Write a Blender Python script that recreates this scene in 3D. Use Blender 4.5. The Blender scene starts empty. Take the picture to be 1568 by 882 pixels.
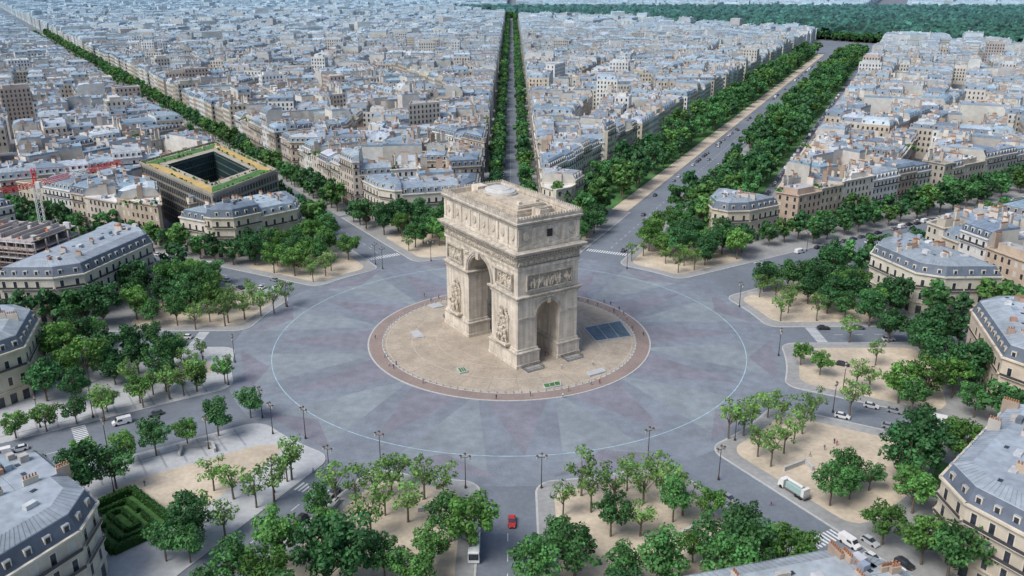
import bpy, bmesh, math, random
import numpy as np
from mathutils import Vector, Matrix, noise
R = random.Random(11)
rad = math.radians
scene = bpy.context.scene
# ---------------------------------------------------------------- camera
CAMX, CAMY, CAMZ, PITCH, FPX = 0.93, -278.5, 118.1, 19.8, 1350.0
cam = bpy.data.cameras.new("camera"); camo = bpy.data.objects.new("camera", cam)
scene.collection.objects.link(camo); scene.camera = camo
camo.location = (CAMX, CAMY, CAMZ); camo.rotation_euler = (rad(90 - PITCH), 0, 0)
cam.sensor_width = 36; cam.lens = 36 * FPX / 1568.0; cam.clip_end = 40000; cam.clip_start = 1
sp, cp = math.sin(rad(PITCH)), math.cos(rad(PITCH))
def G(px, py, h=0.0):
    """surveyed map position (metres) of a point read off the photograph, lying at height h"""
    q = (py - 441) / FPX; dz = CAMZ - h
    d = dz * (cp - q * sp) / (sp + q * cp)
    z = d * cp + dz * sp
    return ((px - 784) / FPX * z + CAMX, CAMY + d)
# ---------------------------------------------------------------- light
w = bpy.data.worlds.new("World"); scene.world = w; w.use_nodes = True
nt = w.node_tree; bg = nt.nodes["Background"]
sky = nt.nodes.new("ShaderNodeTexSky"); sky.sky_type = 'NISHITA'; sky.sun_disc = False
SUN_EL, SUN_AZ = 52, 232     # azimuth measured clockwise from +Y (sun is behind-left of camera)
sky.sun_elevation = rad(SUN_EL); sky.sun_rotation = rad(SUN_AZ); sky.dust_density = 3.0; sky.air_density = 1.0
nt.links.new(sky.outputs[0], bg.inputs[0]); bg.inputs[1].default_value = 0.15
sl = bpy.data.lights.new("sun", 'SUN'); sl.energy = 2.85; sl.angle = rad(28); sl.color = (1, .98, .94)
so = bpy.data.objects.new("sun", sl); scene.collection.objects.link(so)
d = Vector((math.sin(rad(SUN_AZ)) * math.cos(rad(SUN_EL)), math.cos(rad(SUN_AZ)) * math.cos(rad(SUN_EL)), math.sin(rad(SUN_EL))))
so.rotation_euler = d.to_track_quat('Z', 'Y').to_euler(); so.location = d * 500
scene.view_settings.view_transform = 'Standard'; scene.view_settings.look = 'None'; scene.view_settings.exposure = 0
# ---------------------------------------------------------------- materials
def mat(name, base=(.5, .5, .5), rough=.85, ns=.3, na=.25, attr=False, ns2=None, na2=0., bump=0., spec=.3,
        instvar=0., brick=None, transl=False, stretch=None, metallic=0., ns3=None, na3=0.):
    m = bpy.data.materials.new(name); m.use_nodes = True
    n = m.node_tree.nodes; l = m.node_tree.links; b = n["Principled BSDF"]
    b.inputs["Roughness"].default_value = rough; b.inputs["Specular IOR Level"].default_value = spec
    b.inputs["Metallic"].default_value = metallic
    if attr:
        a = n.new("ShaderNodeAttribute"); a.attribute_name = "Col"; col = a.outputs["Color"]
    else:
        a = n.new("ShaderNodeRGB"); a.outputs[0].default_value = (*base, 1); col = a.outputs[0]
    tc = n.new("ShaderNodeTexCoord") if brick or stretch else None
    geo = n.new("ShaderNodeNewGeometry")
    def scaled(col, fac):
        v = n.new("ShaderNodeVectorMath"); v.operation = 'SCALE'
        l.new(col, v.inputs[0]); l.new(fac, v.inputs["Scale"]); return v.outputs[0]
    def nz(scale, amt, src=None, detail=5):
        t = n.new("ShaderNodeTexNoise"); t.inputs["Scale"].default_value = scale; t.inputs["Detail"].default_value = detail
        l.new(src or geo.outputs["Position"], t.inputs["Vector"])
        r = n.new("ShaderNodeMapRange"); r.inputs[1].default_value = .3; r.inputs[2].default_value = .7
        r.inputs[3].default_value = 1 - amt; r.inputs[4].default_value = 1 + amt
        l.new(t.outputs[0], r.inputs[0]); return r.outputs[0], t
    o, t1 = nz(ns, na); col = scaled(col, o)
    if ns2: o, _ = nz(ns2, na2, detail=3); col = scaled(col, o)
    if ns3: o, _ = nz(ns3, na3, detail=8); col = scaled(col, o)
    if stretch:
        mp = n.new("ShaderNodeMapping"); mp.inputs["Scale"].default_value = stretch
        l.new(tc.outputs["Object"], mp.inputs[0]); o, _ = nz(1, .24, mp.outputs[0]); col = scaled(col, o)
    if instvar:
        oi = n.new("ShaderNodeObjectInfo"); r = n.new("ShaderNodeMapRange")
        r.inputs[3].default_value = 1 - instvar; r.inputs[4].default_value = 1 + instvar
        l.new(oi.outputs["Random"], r.inputs[0]); col = scaled(col, r.outputs[0])
    if brick:
        sx = n.new("ShaderNodeSeparateXYZ"); l.new(tc.outputs["Object"], sx.inputs[0])
        ad = n.new("ShaderNodeMath"); l.new(sx.outputs[0], ad.inputs[0]); l.new(sx.outputs[1], ad.inputs[1])
        cb = n.new("ShaderNodeCombineXYZ"); l.new(ad.outputs[0], cb.inputs[0]); l.new(sx.outputs[2], cb.inputs[1])
        br = n.new("ShaderNodeTexBrick"); l.new(cb.outputs[0], br.inputs[0]); br.inputs["Scale"].default_value = 1
        br.inputs["Brick Width"].default_value = brick[0]; br.inputs["Row Height"].default_value = brick[1]
        br.inputs["Mortar Size"].default_value = .03
        br.inputs[1].default_value = (1, 1, 1, 1); br.inputs[2].default_value = (.92, .91, .89, 1); br.inputs[3].default_value = (.78, .76, .73, 1)
        mx = n.new("ShaderNodeVectorMath"); mx.operation = 'MULTIPLY'; l.new(col, mx.inputs[0]); l.new(br.outputs[0], mx.inputs[1]); col = mx.outputs[0]
    l.new(col, b.inputs["Base Color"])
    if bump:
        bp = n.new("ShaderNodeBump"); bp.inputs["Strength"].default_value = bump; bp.inputs["Distance"].default_value = .1
        l.new(t1.outputs[0], bp.inputs["Height"]); l.new(bp.outputs[0], b.inputs["Normal"])
    if transl:
        tr = n.new("ShaderNodeBsdfTranslucent"); l.new(col, tr.inputs[0]); ms = n.new("ShaderNodeMixShader"); ms.inputs[0].default_value = .3
        out = n["Material Output"]; l.new(b.outputs[0], ms.inputs[1]); l.new(tr.outputs[0], ms.inputs[2]); l.new(ms.outputs[0], out.inputs[0])
    return m
M = {}
M['asphalt'] = mat("asphalt", (.155, .178, .21), ns=.9, na=.08, ns2=.03, na2=.14, ns3=.25, na3=.08)
M['plaza'] = mat("granite_setts_grey", (.182, .208, .245), ns=2.2, na=.12, ns2=.05, na2=.15, ns3=.35, na3=.13)
M['mauve'] = mat("granite_setts_mauve", (.186, .190, .228), ns=2.2, na=.12, ns2=.06, na2=.15, ns3=.35, na3=.13)
M['setts2'] = mat("granite_setts_light", (.210, .242, .270), ns=2.2, na=.12, ns2=.06, na2=.15, ns3=.35, na3=.13)
M['line'] = mat("pale_blue_line", (.34, .50, .58), ns=.5, na=.3)
M['pave'] = mat("pavement", (.28, .285, .285), ns=.7, na=.12, ns2=.06, na2=.14)
M['pavel'] = mat("pale_pavement", (.41, .425, .44), ns=.7, na=.1, ns2=.06, na2=.1)
M['pavej'] = mat("paving_band", (.29, .30, .32), ns=.7, na=.1)
M['kerb'] = mat("granite_kerb", (.42, .425, .42), ns=1, na=.12)
M['sand'] = mat("sandy_gravel", (.49, .42, .33), ns=.8, na=.12, ns2=.07, na2=.16, ns3=.25, na3=.07)
M['disc'] = mat("esplanade_stone", (.36, .31, .25), ns=1.3, na=.14, ns2=.09, na2=.14, ns3=.3, na3=.1)
M['discl'] = mat("esplanade_pale_band", (.43, .38, .32), ns=1.3, na=.1)
M['brown'] = mat("esplanade_brown_setts", (.25, .20, .18), ns=1.8, na=.14, ns2=.1, na2=.12)
M['lawn'] = mat("lawn", (.07, .17, .05), ns=.6, na=.3, ns2=.05, na2=.2)
M['white'] = mat("road_paint", (.60, .62, .63), ns=2, na=.2)
M['stone'] = mat("arch_limestone", (.57, .515, .44), ns=.35, na=.13, ns2=.08, na2=.09, brick=(2.2, .95), stretch=(.9, .9, .06), bump=.3)
M['carve'] = mat("carved_limestone", (.49, .435, .36), ns=1.6, na=.22, ns2=.3, na2=.12, bump=.5)
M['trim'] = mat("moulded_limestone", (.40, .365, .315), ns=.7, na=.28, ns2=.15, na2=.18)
M['soot_shade'] = mat("sooty_shaded_limestone", (.27, .24, .20), ns=1.2, na=.3)  # weathering plus painted shade for cornice undersides and the frieze ground
M['relief_shade'] = mat("relief_ground_shade", (.36, .32, .265), ns=1.4, na=.25)  # carving shadow painted as darker stone behind the relief figures
M['deck'] = mat("roof_terrace_paving", (.45, .39, .31), ns=.9, na=.18, ns2=.2, na2=.15)
M['dark'] = mat("dark_recess", (.03, .03, .035), ns=1, na=.2)
M['wall'] = mat("facade_stone", attr=True, ns=.35, na=.12, ns2=.05, na2=.12)
M['roof'] = mat("zinc_roof", attr=True, rough=.55, ns=.5, na=.18, ns2=.06, na2=.18, spec=.4)
M['glass'] = mat("window_glass", (.035, .045, .06), rough=.15, ns=.8, na=.5, spec=.5)
M['bark'] = mat("bark", (.15, .12, .095), ns=3, na=.3)
M['leaf'] = mat("leaves", attr=True, rough=.6, ns=.5, na=.18, instvar=.3, transl=True, spec=.25)
M['canopy'] = mat("forest_canopy", attr=True, ns=.06, na=.45, ns2=.008, na2=.25, rough=.8)
M['iron'] = mat("painted_iron", (.06, .045, .04), rough=.5, ns=3, na=.2)
M['lamp'] = mat("lantern_glass", (.5, .48, .42), rough=.3)
M['flat'] = mat("painted_surface", attr=True, rough=.45, ns=1.5, na=.06, spec=.5)
M['rubber'] = mat("tyre", (.02, .02, .02), ns=3, na=.2)
# ---------------------------------------------------------------- mesh builder
class MB:
    def __init__(s, mats): s.v = []; s.f = []; s.m = []; s.c = []; s.mats = mats
    def poly(s, pts, m, c=(.5, .5, .5)):
        k = len(s.v); s.v.extend(pts); s.f.append(tuple(range(k, k + len(pts)))); s.m.append(m); s.c.append(c)
    def box(s, o, u, lx, ly, z0, z1, m, c=(.5, .5, .5), bottom=False, topm=None, topc=None):
        """box centred on o, long axis u (2-D unit), sizes lx,ly"""
        v = (-u[1], u[0]); P = []
        for a, b in ((-1, -1), (1, -1), (1, 1), (-1, 1)):
            P.append((o[0] + u[0] * lx / 2 * a + v[0] * ly / 2 * b, o[1] + u[1] * lx / 2 * a + v[1] * ly / 2 * b))
        s.prism(P, z0, z1, m, c, bottom, topm, topc)
    def prism(s, P, z0, z1, m, c=(.5, .5, .5), bottom=False, topm=None, topc=None):
        n = len(P); k = len(s.v)
        s.v.extend([(p[0], p[1], z0) for p in P]); s.v.extend([(p[0], p[1], z1) for p in P])
        for i in range(n):
            j = (i + 1) % n; s.f.append((k + i, k + j, k + n + j, k + n + i)); s.m.append(m); s.c.append(c)
        s.f.append(tuple(range(k + n, k + 2 * n))); s.m.append(m if topm is None else topm); s.c.append(topc or c)
        if bottom: s.f.append(tuple(range(k + n - 1, k - 1, -1))); s.m.append(m); s.c.append(c)
    def cyl(s, p0, p1, r0, r1, m, c=(.5, .5, .5), n=8, cap=True):
        p0 = Vector(p0); p1 = Vector(p1); d = (p1 - p0)
        if d.length < 1e-6: return
        d.normalize(); a = d.orthogonal().normalized(); b = d.cross(a); k = len(s.v)
        for p, r in ((p0, r0), (p1, r1)):
            for i in range(n):
                t = 2 * math.pi * i / n; q = p + a * math.cos(t) * r + b * math.sin(t) * r; s.v.append(tuple(q))
        for i in range(n):
            j = (i + 1) % n; s.f.append((k + i, k + j, k + n + j, k + n + i)); s.m.append(m); s.c.append(c)
        if cap:
            s.f.append(tuple(range(k + n, k + 2 * n))); s.m.append(m); s.c.append(c)
            s.f.append(tuple(range(k + n - 1, k - 1, -1))); s.m.append(m); s.c.append(c)
    def mesh(s, name, smooth=False):
        me = bpy.data.meshes.new(name); me.from_pydata(s.v, [], s.f)
        for k in s.mats: me.materials.append(M[k])
        me.polygons.foreach_set("material_index", s.m)
        a = me.attributes.new("Col", 'FLOAT_COLOR', 'FACE')
        cc = np.ones((len(s.c), 4), dtype=np.float32); cc[:, :3] = np.array(s.c, dtype=np.float32).reshape(-1, 3)
        a.data.foreach_set("color", cc.ravel())
        if smooth: me.polygons.foreach_set("use_smooth", [True] * len(s.f))
        me.update(); return me
    def obj(s, name, parent=None, smooth=False):
        o = bpy.data.objects.new(name, s.mesh(name, smooth)); scene.collection.objects.link(o)
        if parent: o.parent = parent
        return o
def empty(name, loc=(0, 0, 0), rz=0):
    e = bpy.data.objects.new(name, None); scene.collection.objects.link(e); e.location = loc; e.rotation_euler = (0, 0, rz); return e
def place(me, name, x, y, z=0, rz=0, s=1., coll=None, sz=None):
    o = bpy.data.objects.new(name, me); (coll.objects if coll else scene.collection.objects).link(o)
    o.location = (x, y, z); o.rotation_euler = (0, 0, rz); o.scale = (s, s, sz or s); return o
def pol(r, a): return (r * math.cos(a), r * math.sin(a))
# ---------------------------------------------------------------- street plan
AV = [(1, 7, 15), (33, 12, 33), (66, 10, 34), (90, 6.5, 16), (121.6, 8, 20), (151, 7, 15), (181, 7, 16), (213, 12.5, 34), (244, 6, 15),
      (270, 6.5, 17), (300.5, 7, 16), (331, 7, 16)]
NA = len(AV); RK = 91.0
RD = [147] * NA; RD[8] = 160; RD[9] = 154; RD[7] = 149; RD[5] = 151
# ground
g = MB(['asphalt']); g.poly([(-30000, -3000, 0), (30000, -3000, 0), (30000, 30000, 0), (-30000, 30000, 0)], 0); g.obj("ground")
def annulus(name, r0, r1, z, m, n=128, skirt=0, mats=None):
    b = MB([m]); 
    for i in range(n):
        a, c = 2 * math.pi * i / n, 2 * math.pi * (i + 1) / n
        if r0 > 0: b.poly([(*pol(r0, a), z), (*pol(r1, a), z), (*pol(r1, c), z), (*pol(r0, c), z)], 0)
        else: b.poly([(0, 0, z), (*pol(r1, a), z), (*pol(r1, c), z)], 0)
        if skirt: b.poly([(*pol(r1, a), z - skirt), (*pol(r1, c), z - skirt), (*pol(r1, c), z), (*pol(r1, a), z)], 0)
    return b.obj(name)
annulus("roundabout_road", 0, RK + 2, .006, 'plaza')
b = MB(['setts2'])
for k in range(12):
    a = rad(18 + 30 * k); h = rad(8.5)
    b.poly([(*pol(47, a - rad(1)), .011), (*pol(86, a - h), .011), (*pol(86, a + h), .011), (*pol(47, a + rad(1)), .011)], 0)
b.obj("road_star_light_rays")
b = MB(['mauve'])
for k in range(12):
    a = rad(3 + 30 * k)
    b.poly([(*pol(45, a - rad(12.5)), .016), (*pol(79, a), .016), (*pol(45, a + rad(12.5)), .016)], 0)
    b.poly([(*pol(79.5, a + rad(15)), .016), (*pol(89.5, a + rad(4)), .016), (*pol(89.5, a + rad(26)), .016)], 0)
b.obj("road_star_mauve_rays")
annulus("road_circle_marking", 78.75, 78.98, .021, 'line')
annulus("esplanade_kerb", 0, 48, .14, 'kerb', skirt=.14)
annulus("esplanade_brown_ring", 43.2, 47.5, .145, 'brown')
annulus("esplanade_paving", 0, 42.7, .145, 'disc')
for r in (41.6, 33.0, 24.6): annulus("esplanade_paving_band", r, r + .3, .15, 'discl')
b = MB(['brown'])
for k in range(28):
    a = rad(360 / 28 * k + 4); b.poly([(*pol(30, a - .002), .1525), (*pol(42.3, a - .002), .1525), (*pol(42.3, a + .002), .1525), (*pol(30, a + .002), .1525)], 0)
b.obj("esplanade_paving_joints")
# islands and pavement between the avenues
def bounds(i, r, ins=0):
    a0, w0, _ = AV[i]; a1, w1, _ = AV[(i + 1) % NA]
    a1 += 360 if a1 < a0 else 0
    return rad(a0) + math.asin(min(.99, (w0 + ins) / r)), rad(a1) - math.asin(min(.99, (w1 + ins) / r))
def patch(mb, i, r0, r1, z, m, ins=0, fil=5., nr=26, nc=10, kerb=None, fil2=0):
    rs = [r0, r0 + .25, r0 + .5, r0 + 1, r0 + 2, r0 + 3, r0 + 4.5, r0 + 6] + list(np.linspace(r0 + 8, r1, nr))
    rows = []
    for r in rs:
        e = 0
        if r - r0 < fil: e = fil - math.sqrt(max(0, fil * fil - (fil - (r - r0)) ** 2))
        if fil2 and r1 - r < fil2: e = max(e, fil2 - math.sqrt(max(0, fil2 * fil2 - (fil2 - (r1 - r)) ** 2)))
        A, B = bounds(i, r, ins + e)
        if B <= A: A = B = (A + B) / 2
        kw = .5 / r
        ts = [A] + [A + kw + (B - A - 2 * kw) * j / nc for j in range(nc + 1)] + [B]
        rows.append([pol(r, t) for t in ts])
    for a in range(len(rows) - 1):
        for j in range(nc + 2):
            P = [rows[a][j], rows[a + 1][j], rows[a + 1][j + 1], rows[a][j + 1]]
            mm = m if kerb is None or (a > 1 and 0 < j < nc + 1) else kerb
            mb.poly([(*p, z) for p in P[::-1]], mm)
        for j in (0, nc + 2):
            p, q = rows[a][j], rows[a + 1][j]; mb.poly([(*p, 0), (*q, 0), (*q, z), (*p, z)], m if kerb is None else kerb)
    for j in range(nc + 2):
        p, q = rows[0][j], rows[0][j + 1]; mb.poly([(*p, 0), (*q, 0), (*q, z), (*p, z)], m if kerb is None else kerb)
for i in range(NA):
    b = MB(['pave', 'kerb', 'pavel']); patch(b, i, RK, RD[i] + 30, .14, 2 if i in (6, 7) else 0, kerb=1); b.obj("pavement_island")
    b = MB(['sand']); patch(b, i, RK + 4, 136 if i not in (6,) else 112, .146, 0, ins=4.5 if i not in (6, 7) else 13, fil=5, fil2=6); b.obj("sandy_square")
# banding of the wide pale avenue pavement
b = MB(['pavej']); ua = (math.cos(rad(213)), math.sin(rad(213))); va = (-ua[1], ua[0])
for s in (-1, 1):
    for r in np.arange(98, 174, 5.):
        lo, hi = sorted((s * 13.4, s * 24)); P = [(ua[0] * x + va[0] * y, ua[1] * x + va[1] * y, .1445) for x, y in ((r, lo), (r + .55, lo), (r + .55, hi), (r, hi))]; b.poly(P, 0)
    lo, hi = sorted((s * 16.3, s * 16.8)); b.poly([(ua[0] * x + va[0] * y, ua[1] * x + va[1] * y, .149) for x, y in ((96, lo), (176, lo), (176, hi), (96, hi))], 0)
b.obj("paving_bands")
# ---------------------------------------------------------------- polygon helpers
def clip(P, F, nx, ny, dd, nf):
    o = []; of = []; n = len(P)
    for i in range(n):
        a = P[i]; c = P[(i + 1) % n]; f = F[i]
        da = nx * a[0] + ny * a[1] - dd; db = nx * c[0] + ny * c[1] - dd
        if da <= 0:
            o.append(a); of.append(f)
            if db > 0:
                t = da / (da - db); o.append((a[0] + (c[0] - a[0]) * t, a[1] + (c[1] - a[1]) * t)); of.append(nf)
        elif db <= 0:
            t = da / (da - db); o.append((a[0] + (c[0] - a[0]) * t, a[1] + (c[1] - a[1]) * t)); of.append(f)
    P2 = []; F2 = []
    for i in range(len(o)):
        q = o[(i + 1) % len(o)]
        if abs(o[i][0] - q[0]) + abs(o[i][1] - q[1]) > .05: P2.append(o[i]); F2.append(of[i])
    return P2, F2
def area(P): return .5 * sum(P[i][0] * P[(i + 1) % len(P)][1] - P[(i + 1) % len(P)][0] * P[i][1] for i in range(len(P)))
def cen(P): return (sum(p[0] for p in P) / len(P), sum(p[1] for p in P) / len(P))
def split(P, F, target, gap, nf, jit, out):
    A = area(P)
    if len(P) < 3 or A < 25: return
    c = cen(P); tg = target(c) if callable(target) else target; gp = gap(c) if callable(gap) else gap
    if A < tg * R.uniform(.75, 1.5): out.append((P, F)); return
    n = len(P); k = max(range(n), key=lambda i: (P[i][0] - P[(i + 1) % n][0]) ** 2 + (P[i][1] - P[(i + 1) % n][1]) ** 2)
    ux, uy = P[(k + 1) % n][0] - P[k][0], P[(k + 1) % n][1] - P[k][1]; L = math.hypot(ux, uy); ux /= L; uy /= L
    eu = [p[0] * ux + p[1] * uy for p in P]; ev = [-p[0] * uy + p[1] * ux for p in P]
    if max(ev) - min(ev) > (max(eu) - min(eu)): nx, ny = -uy, ux; e = ev
    else: nx, ny = ux, uy; e = eu
    pos = min(e) + (max(e) - min(e)) * R.uniform(.4, .6)
    if jit:
        t = R.gauss(0, jit); a, b_ = math.cos(t), math.sin(t)
        off = pos - (nx * c[0] + ny * c[1]); nx, ny = nx * a - ny * b_, nx * b_ + ny * a; pos = nx * c[0] + ny * c[1] + off
    split(*clip(P, F, nx, ny, pos - gp / 2, nf), target, gap, nf, jit, out)
    split(*clip(P, F, -nx, -ny, -(pos + gp / 2), nf), target, gap, nf, jit, out)
def inset(P, D):
    n = len(P); L = []
    for i in range(n):
        a = P[i]; c = P[(i + 1) % n]; dx, dy = c[0] - a[0], c[1] - a[1]; l = math.hypot(dx, dy) or 1e-6
        dx /= l; dy /= l; L.append((a[0] - dy * D[i], a[1] + dx * D[i], dx, dy))
    o = []
    for i in range(n):
        x1, y1, a1, b1 = L[i - 1]; x2, y2, a2, b2 = L[i]; cr = a1 * b2 - b1 * a2
        if abs(cr) < .08: o.append((x2, y2)); continue
        t = ((x2 - x1) * b2 - (y2 - y1) * a2) / cr; o.append((x1 + a1 * t, y1 + b1 * t))
    for i in range(n):
        c = o[(i + 1) % n]
        if (c[0] - o[i][0]) * L[i][2] + (c[1] - o[i][1]) * L[i][3] < 0.2: return None
    return o
WALLS = [(.52, .46, .355), (.48, .425, .34), (.55, .495, .41), (.56, .525, .46), (.38, .34, .28), (.62, .61, .59), (.51, .465, .40), (.64, .635, .615), (.53, .45, .345), (.44, .36, .28)]
ZINC = [(.245, .31, .375), (.29, .35, .41), (.195, .255, .325), (.34, .39, .445), (.245, .30, .36), (.41, .45, .485), (.225, .315, .39), (.17, .215, .27)]
SLATE = [(.075, .105, .145), (.105, .135, .18), (.145, .18, .225), (.19, .24, .29)]
FLATC = [(.42, .43, .43), (.34, .35, .36), (.56, .57, .58), (.25, .27, .28), (.48, .44, .39)]
def hz(c, x, y):  # aerial haze painted into the colour, stronger with distance
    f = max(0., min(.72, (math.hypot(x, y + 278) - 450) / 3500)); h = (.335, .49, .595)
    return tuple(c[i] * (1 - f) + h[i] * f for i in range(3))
def jit(c, a=.07):
    k = 1 + R.uniform(-a, a); return tuple(x * k * (1 + R.uniform(-.02, .02)) for x in c)
WALL, ROOF, GLASS, FLAT = 0, 1, 2, 3
BM = ['wall', 'roof', 'glass', 'flat']
def building(mb, P, F, H, lvl, wc=None, flat=None, tall=False, h1=None, rc=None, sc=None):
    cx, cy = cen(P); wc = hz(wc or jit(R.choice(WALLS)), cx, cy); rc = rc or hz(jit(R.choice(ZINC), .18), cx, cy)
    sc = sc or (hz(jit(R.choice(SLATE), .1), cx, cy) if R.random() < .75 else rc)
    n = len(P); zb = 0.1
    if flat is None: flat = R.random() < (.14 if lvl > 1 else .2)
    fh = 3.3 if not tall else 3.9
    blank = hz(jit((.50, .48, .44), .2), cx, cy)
    for i in range(n):
        a = P[i]; c = P[(i + 1) % n]
        mb.poly([(a[0], a[1], zb), (c[0], c[1], zb), (c[0], c[1], H), (a[0], a[1], H)], WALL, wc if F[i] else blank)
    # roof
    h1 = h1 or R.uniform(2.4, 3.3); top = H; Pt = P
    if not flat:
        P1 = inset(P, [1.5 if f else .02 for f in F]); P2 = None
        if P1: P2 = inset(P1, [R.uniform(3, 4.2) if f else .02 for f in F]) or inset(P1, [1.2 if f else .02 for f in F])
        if not P1 or not P2: flat = True
        else:
            z1 = H + h1; z2 = z1 + (R.uniform(.8, 1.5) if not tall else 1.3); top = z2; Pt = P2
            for i in range(n):
                j = (i + 1) % n
                mb.poly([(*P[i], H), (*P[j], H), (*P1[j], z1), (*P1[i], z1)], ROOF if F[i] else WALL, sc if F[i] else blank)
                mb.poly([(*P1[i], z1), (*P1[j], z1), (*P2[j], z2), (*P2[i], z2)], ROOF, rc)
                if lvl > 1 and F[i]:   # gutter ledge between the two roof slopes
                    mb.poly([(*P1[i], z1 + .02), (*P1[j], z1 + .02), (P1[j][0] * .985 + P2[j][0] * .015, P1[j][1] * .985 + P2[j][1] * .015, z1 + .22), (P1[i][0] * .985 + P2[i][0] * .015, P1[i][1] * .985 + P2[i][1] * .015, z1 + .22)], ROOF, tuple(x * 1.35 for x in rc))
            mb.poly([(*p, z2) for p in P2], ROOF, tuple(x * 1.07 for x in rc))
            if lvl > 1:  # standing seams on the shallow slopes
                for i in range(n):
                    j = (i + 1) % n
                    if not F[i]: continue
                    L = math.hypot(P1[j][0] - P1[i][0], P1[j][1] - P1[i][1]); ns = int(L / (1.1 if tall else 2.2))
                    for k in range(1, ns):
                        t = k / ns; A_ = Vector((*P1[i], z1 + .05)).lerp(Vector((*P1[j], z1 + .05)), t); B_ = Vector((*P2[i], z2 + .05)).lerp(Vector((*P2[j], z2 + .05)), t)
                        sd_ = Vector((P1[j][0] - P1[i][0], P1[j][1] - P1[i][1], 0)).normalized() * .05
                        mb.poly([tuple(A_ - sd_), tuple(A_ + sd_), tuple(B_ + sd_), tuple(B_ - sd_)], ROOF, tuple(x * .6 for x in rc))
    if flat:
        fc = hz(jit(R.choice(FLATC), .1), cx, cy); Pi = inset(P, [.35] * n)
        if Pi and lvl > 0:
            for i in range(n):
                j = (i + 1) % n; mb.poly([(*P[i], H), (*P[j], H), (*Pi[j], H), (*Pi[i], H)], WALL, wc)
                mb.poly([(*Pi[i], H), (*Pi[j], H), (*Pi[j], H - .8), (*Pi[i], H - .8)], WALL, wc)
            mb.poly([(*p, H - .8) for p in Pi], WALL, fc); top = H - .8
            P3 = inset(P, [2.6] * n)
            if P3 and R.random() < .6: mb.prism(P3, H - .8, H + 2.2, WALL, jit(wc), topm=WALL, topc=fc); top = H + 2.2; Pt = P3
            if lvl > 1 and R.random() < .4:
                for q in range(14):
                    ox, oy = (Pi[0][0] + (Pi[1][0] - Pi[0][0]) * R.random(), Pi[0][1] + (Pi[1][1] - Pi[0][1]) * R.random())
                    for e in range(5):
                        r_ = R.uniform(.4, .9); A_ = Vector((R.gauss(0, 1), R.gauss(0, 1), R.gauss(0, 1))).normalized() * r_; B_ = A_.cross(Vector((R.gauss(0, 1), R.gauss(0, 1), 1))).normalized() * r_; c_ = Vector((ox + R.uniform(-.4, .4), oy + R.uniform(-.4, .4), H - .2 + R.random() * .8))
                        mb.poly([tuple(c_ - A_), tuple(c_ + B_), tuple(c_ + A_), tuple(c_ - B_)], FLAT, (.06, .17, .04))
        else: mb.poly([(*p, H) for p in P], WALL, fc)
    # edges
    for i in range(n):
        a = P[i]; c = P[(i + 1) % n]; dx, dy = c[0] - a[0], c[1] - a[1]; L = math.hypot(dx, dy)
        if L < 3: continue
        u = (dx / L, dy / L); nn = (u[1], -u[0])
        if nn[0] * (CAMX - cx) + nn[1] * (CAMY - cy) < -.35 * math.hypot(cx, CAMY - cy) and lvl < 2: facing = False
        else: facing = True
        def wq(s, w_, z0, z1, o, m, col):
            x0 = a[0] + u[0] * (s - w_ / 2) + nn[0] * o; y0 = a[1] + u[1] * (s - w_ / 2) + nn[1] * o
            mb.poly([(x0, y0, z0), (x0 + u[0] * w_, y0 + u[1] * w_, z0), (x0 + u[0] * w_, y0 + u[1] * w_, z1), (x0, y0, z1)], m, col)
        if lvl == 0 and facing and (F[i] or flat):
            for f in (2, 3, 4, 5):
                if f * 3.4 + 2.6 < H: wq(L / 2, L - 1.5, f * 3.4 + .9, f * 3.4 + 2.3, .06, WALL, tuple(x * .66 for x in wc))
        if (F[i] or flat) and facing and lvl > 0:
            nw = max(1, int((L - 1) / (2.7 if not tall else 3.2))); st = (L) / nw; nf = max(2, int((H - 1) / fh))
            f0 = 0 if lvl > 1 else 1
            for f in range(f0, nf):
                z0 = zb + f * (H - .8) / nf + .75; z1 = z0 + (2.05 if not tall else 2.5)
                for k in range(nw):
                    s = (k + .5) * st
                    if f == 0 and lvl > 1:
                        wq(s, 1.9, .3, z1, .05, GLASS, (0, 0, 0)); continue
                    if lvl > 1:
                        wq(s, 1.75, z0 - .25, z1 + .3, .04, WALL, tuple(min(.75, x * 1.14) for x in wc))
                        if R.random() < .14: wq(s, 1.15, z0, z1, .07, FLAT, hz((.55, .55, .52), cx, cy))
                        else: wq(s, 1.15, z0, z1, .07, GLASS, (0, 0, 0))
                    else: wq(s, 1.2, z0, z1, .05, GLASS, (0, 0, 0))
                if lvl > 1 and f in (2, nf - 1) and not flat:
                    m_ = ((a[0] + c[0]) / 2 + nn[0] * .42, (a[1] + c[1]) / 2 + nn[1] * .42)
                    mb.box(m_, u, L - .6, .8, z0 - .35, z0 - .15, WALL, wc, bottom=True)
                    mb.box((m_[0] + nn[0] * .35, m_[1] + nn[1] * .35), u, L - .6, .06, z0 - .15, z0 + .6, FLAT, (.06, .06, .07))
            if lvl > 1:
                m_ = ((a[0] + c[0]) / 2 + nn[0] * .28, (a[1] + c[1]) / 2 + nn[1] * .28)
                mb.box(m_, u, L + .4, .62, H - .45, H + .06, WALL, tuple(x * 1.06 for x in wc), bottom=True)
                if not flat: mb.box(((a[0] + c[0]) / 2 + nn[0] * .18, (a[1] + c[1]) / 2 + nn[1] * .18), u, L + .2, .36, fh + .5, fh + .75, WALL, wc, bottom=True)
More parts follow.
